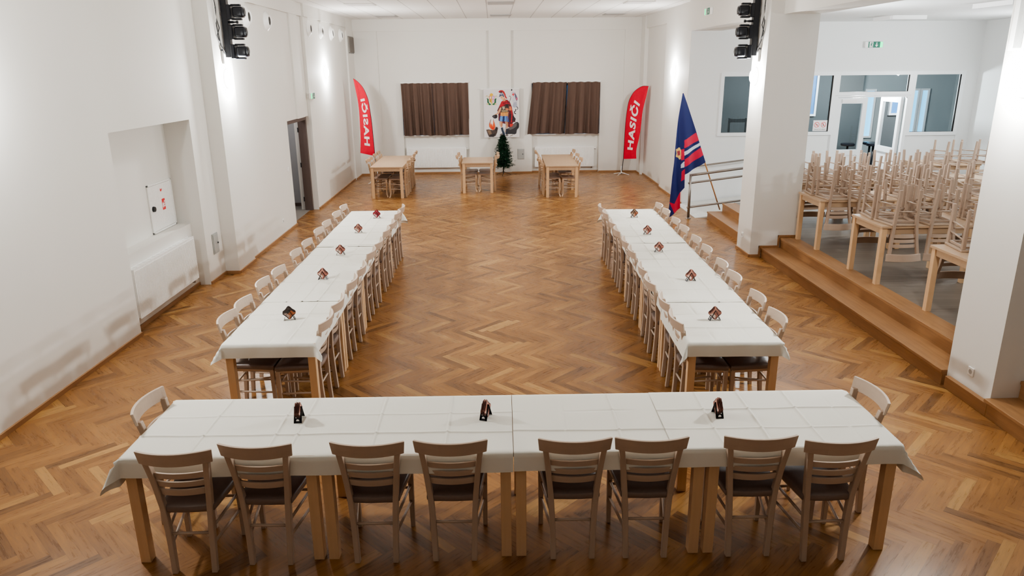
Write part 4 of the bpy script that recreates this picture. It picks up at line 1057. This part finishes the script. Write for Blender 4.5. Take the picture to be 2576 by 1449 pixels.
# lobby ceiling lamp
t = thing('lobby_ceiling_lamp','round white ceiling lamp glowing behind the transom glass','ceiling light',(8.25,12.75,2.9))
G().lathe([(0,-.10),(.06,-.095),(.11,-.07),(.135,-.03),(.14,0),(0,0)]).obj('glass_dome', DOME, t, smooth=True)
G().lathe([(0,0),(.15,0),(.15,.0),(.15,-.008),(0,-.008)]).obj('base_plate', WHITE, t)
lp = bpy.data.lights.new('lobby_light','POINT'); lp.energy = 320; lp.shadow_soft_size = .1; lp.color = (.92,.98,1); o = bpy.data.objects.new('lobby_light', lp); COL.objects.link(o); o.location = (8.25,12.95,2.6)
for nm, e, l, c in (('corridor_fill',22,(-5.0,11.3,2.3),(1,.97,.95)),('dim_room_fill',60,(6.0,13.4,2.8),(1,1,1))):  # added fill lights without fixtures, brightening corridor and dim room
    lp = bpy.data.lights.new(nm,'POINT'); lp.energy = e; lp.shadow_soft_size = .15; lp.color = c; o = bpy.data.objects.new(nm, lp); COL.objects.link(o); o.location = l
# side-hall linear lamps
def linear_lamp(pts, label):
    t = thing('linear_ceiling_lamp', label, 'ceiling light', (0,0,HS), 0, 'linear lamps on the side hall ceiling')
    for (a, b_) in zip(pts, pts[1:]):
        d = (Vector(b_)-Vector(a)).normalized(); n = Vector((-d.y,d.x))*.03; A, B = Vector(a), Vector(b_)
        g = G().hexa([(A-n).to_tuple()+(-.07,),(B-n).to_tuple()+(-.07,),(B+n).to_tuple()+(-.07,),(A+n).to_tuple()+(-.07,)]+[(A-n).to_tuple()+(0,),(B-n).to_tuple()+(0,),(B+n).to_tuple()+(0,),(A+n).to_tuple()+(0,)]); g.obj('lamp_arm', PANELM, t, bevel=.004)
linear_lamp([(7.39,10.95),(7.37,10.27),(8.05,10.33)],'angled white linear lamp on the side hall ceiling, farther one')
linear_lamp([(7.30,7.75),(7.34,6.9)],'white linear lamp on the side hall ceiling, nearer one')

# ------------------------------------------------------------------ stage light bars with moving heads
def light_bar(x, y, z0, s, nm, heads):
    """s=+1: bar hangs out from a left wall towards +x"""
    t = thing('stage_light_bar','black vertical stage light bar on the %s'%nm,'light bar',(x,y,0))
    G().box(s*.10-.045,s*.10+.045,-.05,.05,z0,4.295).obj('box_profile', BLACKM, t, bevel=.004)
    G().box(min(s*.0,s*.035),max(s*.0,s*.035),-.07,.09,z0-.09,4.28).obj('wall_channel', WHITE, t, bevel=.003)
    g = G()
    for z in (z0+.12,z0+.6): g.box(min(s*.03,s*.06),max(s*.03,s*.06),-.02,.02,z-.02,z+.02)
    g.obj('bracket', STEEL, t)
    g = G(); g.lathe([(0,-.1),(.014,-.1),(.014,-.05),(0,-.05)],(s*.02,0,z0+.1),'y',10); g.obj('clamp_knob', BLACK, t)
    for i, z in enumerate(heads):
        h = thing('moving_head_lamp','black moving-head stage lamp, %s on the %s light bar'%(('topmost','middle','lowest')[i],nm.split()[0]),'stage light',(x+s*.145,y,z),0 if s>0 else PI,'moving-head lamps on the light bars')
        G().box(0,.06,-.085,.085,-.10,.10).obj('base', BLACKM, h, bevel=.01)
        for k in (-1,1): G().box(.05,.19,-.035,.035,k*.095-.014,k*.095+.014).obj('yoke_arm', BLACKM, h, bevel=.01)
        G().box(.075,.235,-.078,.078,-.075,.075).obj('head', BLACKM, h, bevel=.035, segs=4, smooth=True)
        G().lathe([(0,.232),(.045,.232),(.05,.238),(.04,.242),(0,.242)],(0,0,0),'x',16).obj('lens', BLACK, h, auto=.6)
    c = thing('clamp_bolt','small black spigot between the lamps on the %s light bar'%nm.split()[0],'clamp',(x+s*.145,y,(heads[0]+heads[1])/2))
    G().lathe([(0,0),(.018,0),(.018,.06),(.012,.07),(.012,.10),(.022,.105),(.022,.13),(0,.13)] if s>0 else [(0,0),(.018,0),(.018,-.06),(.012,-.07),(.012,-.10),(.022,-.105),(.022,-.13),(0,-.13)],(0,0,0),'x',10).obj('spigot', BLACK, c, auto=.6)
    k = G(); pts = [(s*.0,-.13,4.15),(s*.02,-.18,4.05),(s*.03,-.16,3.85),(s*.01,-.14,3.7)]
    k.tube(pts,.005,6); k.tube([(s*.01,-.14,3.72),(s*.03,-.20,3.6),(s*.035,-.17,3.45),(s*.03,-.12,3.35),(s*.06,-.06,z0+.06)],.006,6); k.tube([(s*.01,-.13,3.72),(s*.05,-.16,3.58),(s*.02,-.19,3.48),(s*.03,-.15,3.38)],.006,6)
    o = k.obj('power_cable', BLACK, smooth=True); o.location = (x,y,0); tag(o,'thin black cables looping beside the %s light bar'%nm.split()[0],'cable')
    p = thing('power_strip','white power strip on the wall beside the %s light bar'%nm.split()[0],'power strip',(x,y-.16,3.85))
    G().box(min(0,s*.02),max(0,s*.02),-.02,.02,-.2,.2).obj('strip_body', WHITE, p, bevel=.004)
    g = G(); [g.box(min(s*.02,s*.022),max(s*.02,s*.022),-.012,.012,-.16+.08*i-.012,-.16+.08*i+.012) for i in range(5)]; g.obj('outlets', GREYM, p)
light_bar(-4.035,7.32,3.18,1,'left pilaster',(3.80,3.53,3.26))
light_bar(4.05,7.78,3.14,-1,'right far pillar',(3.80,3.49,3.20))
t = thing('light_bar_channel','white channel with dark edge high on the near pillar','light bar',(4.28,2.36,0))
G().box(-.045,0,-.05,.0,3.10,4.28).obj('wall_channel', WHITE, t); G().box(-.04,-.005,-.10,-.05,3.12,4.28).obj('dark_profile', GREYM, t)

# ------------------------------------------------------------------ world / colour management
w = bpy.data.worlds.new('World'); SC.world = w; w.use_nodes = True
w.node_tree.nodes['Background'].inputs[0].default_value = (.25,.4,.6,1); w.node_tree.nodes['Background'].inputs[1].default_value = .03
SC.view_settings.view_transform = 'AgX'; SC.view_settings.look = 'AgX - Medium High Contrast'; SC.view_settings.exposure = -0.02
SC.cycles.use_denoising = True; SC.cycles.max_bounces = 8; SC.cycles.diffuse_bounces = 5; SC.cycles.glossy_bounces = 3; SC.cycles.transparent_max_bounces = 8
SC.cycles.caustics_reflective = False; SC.cycles.caustics_refractive = False; SC.cycles.sample_clamp_indirect = 4
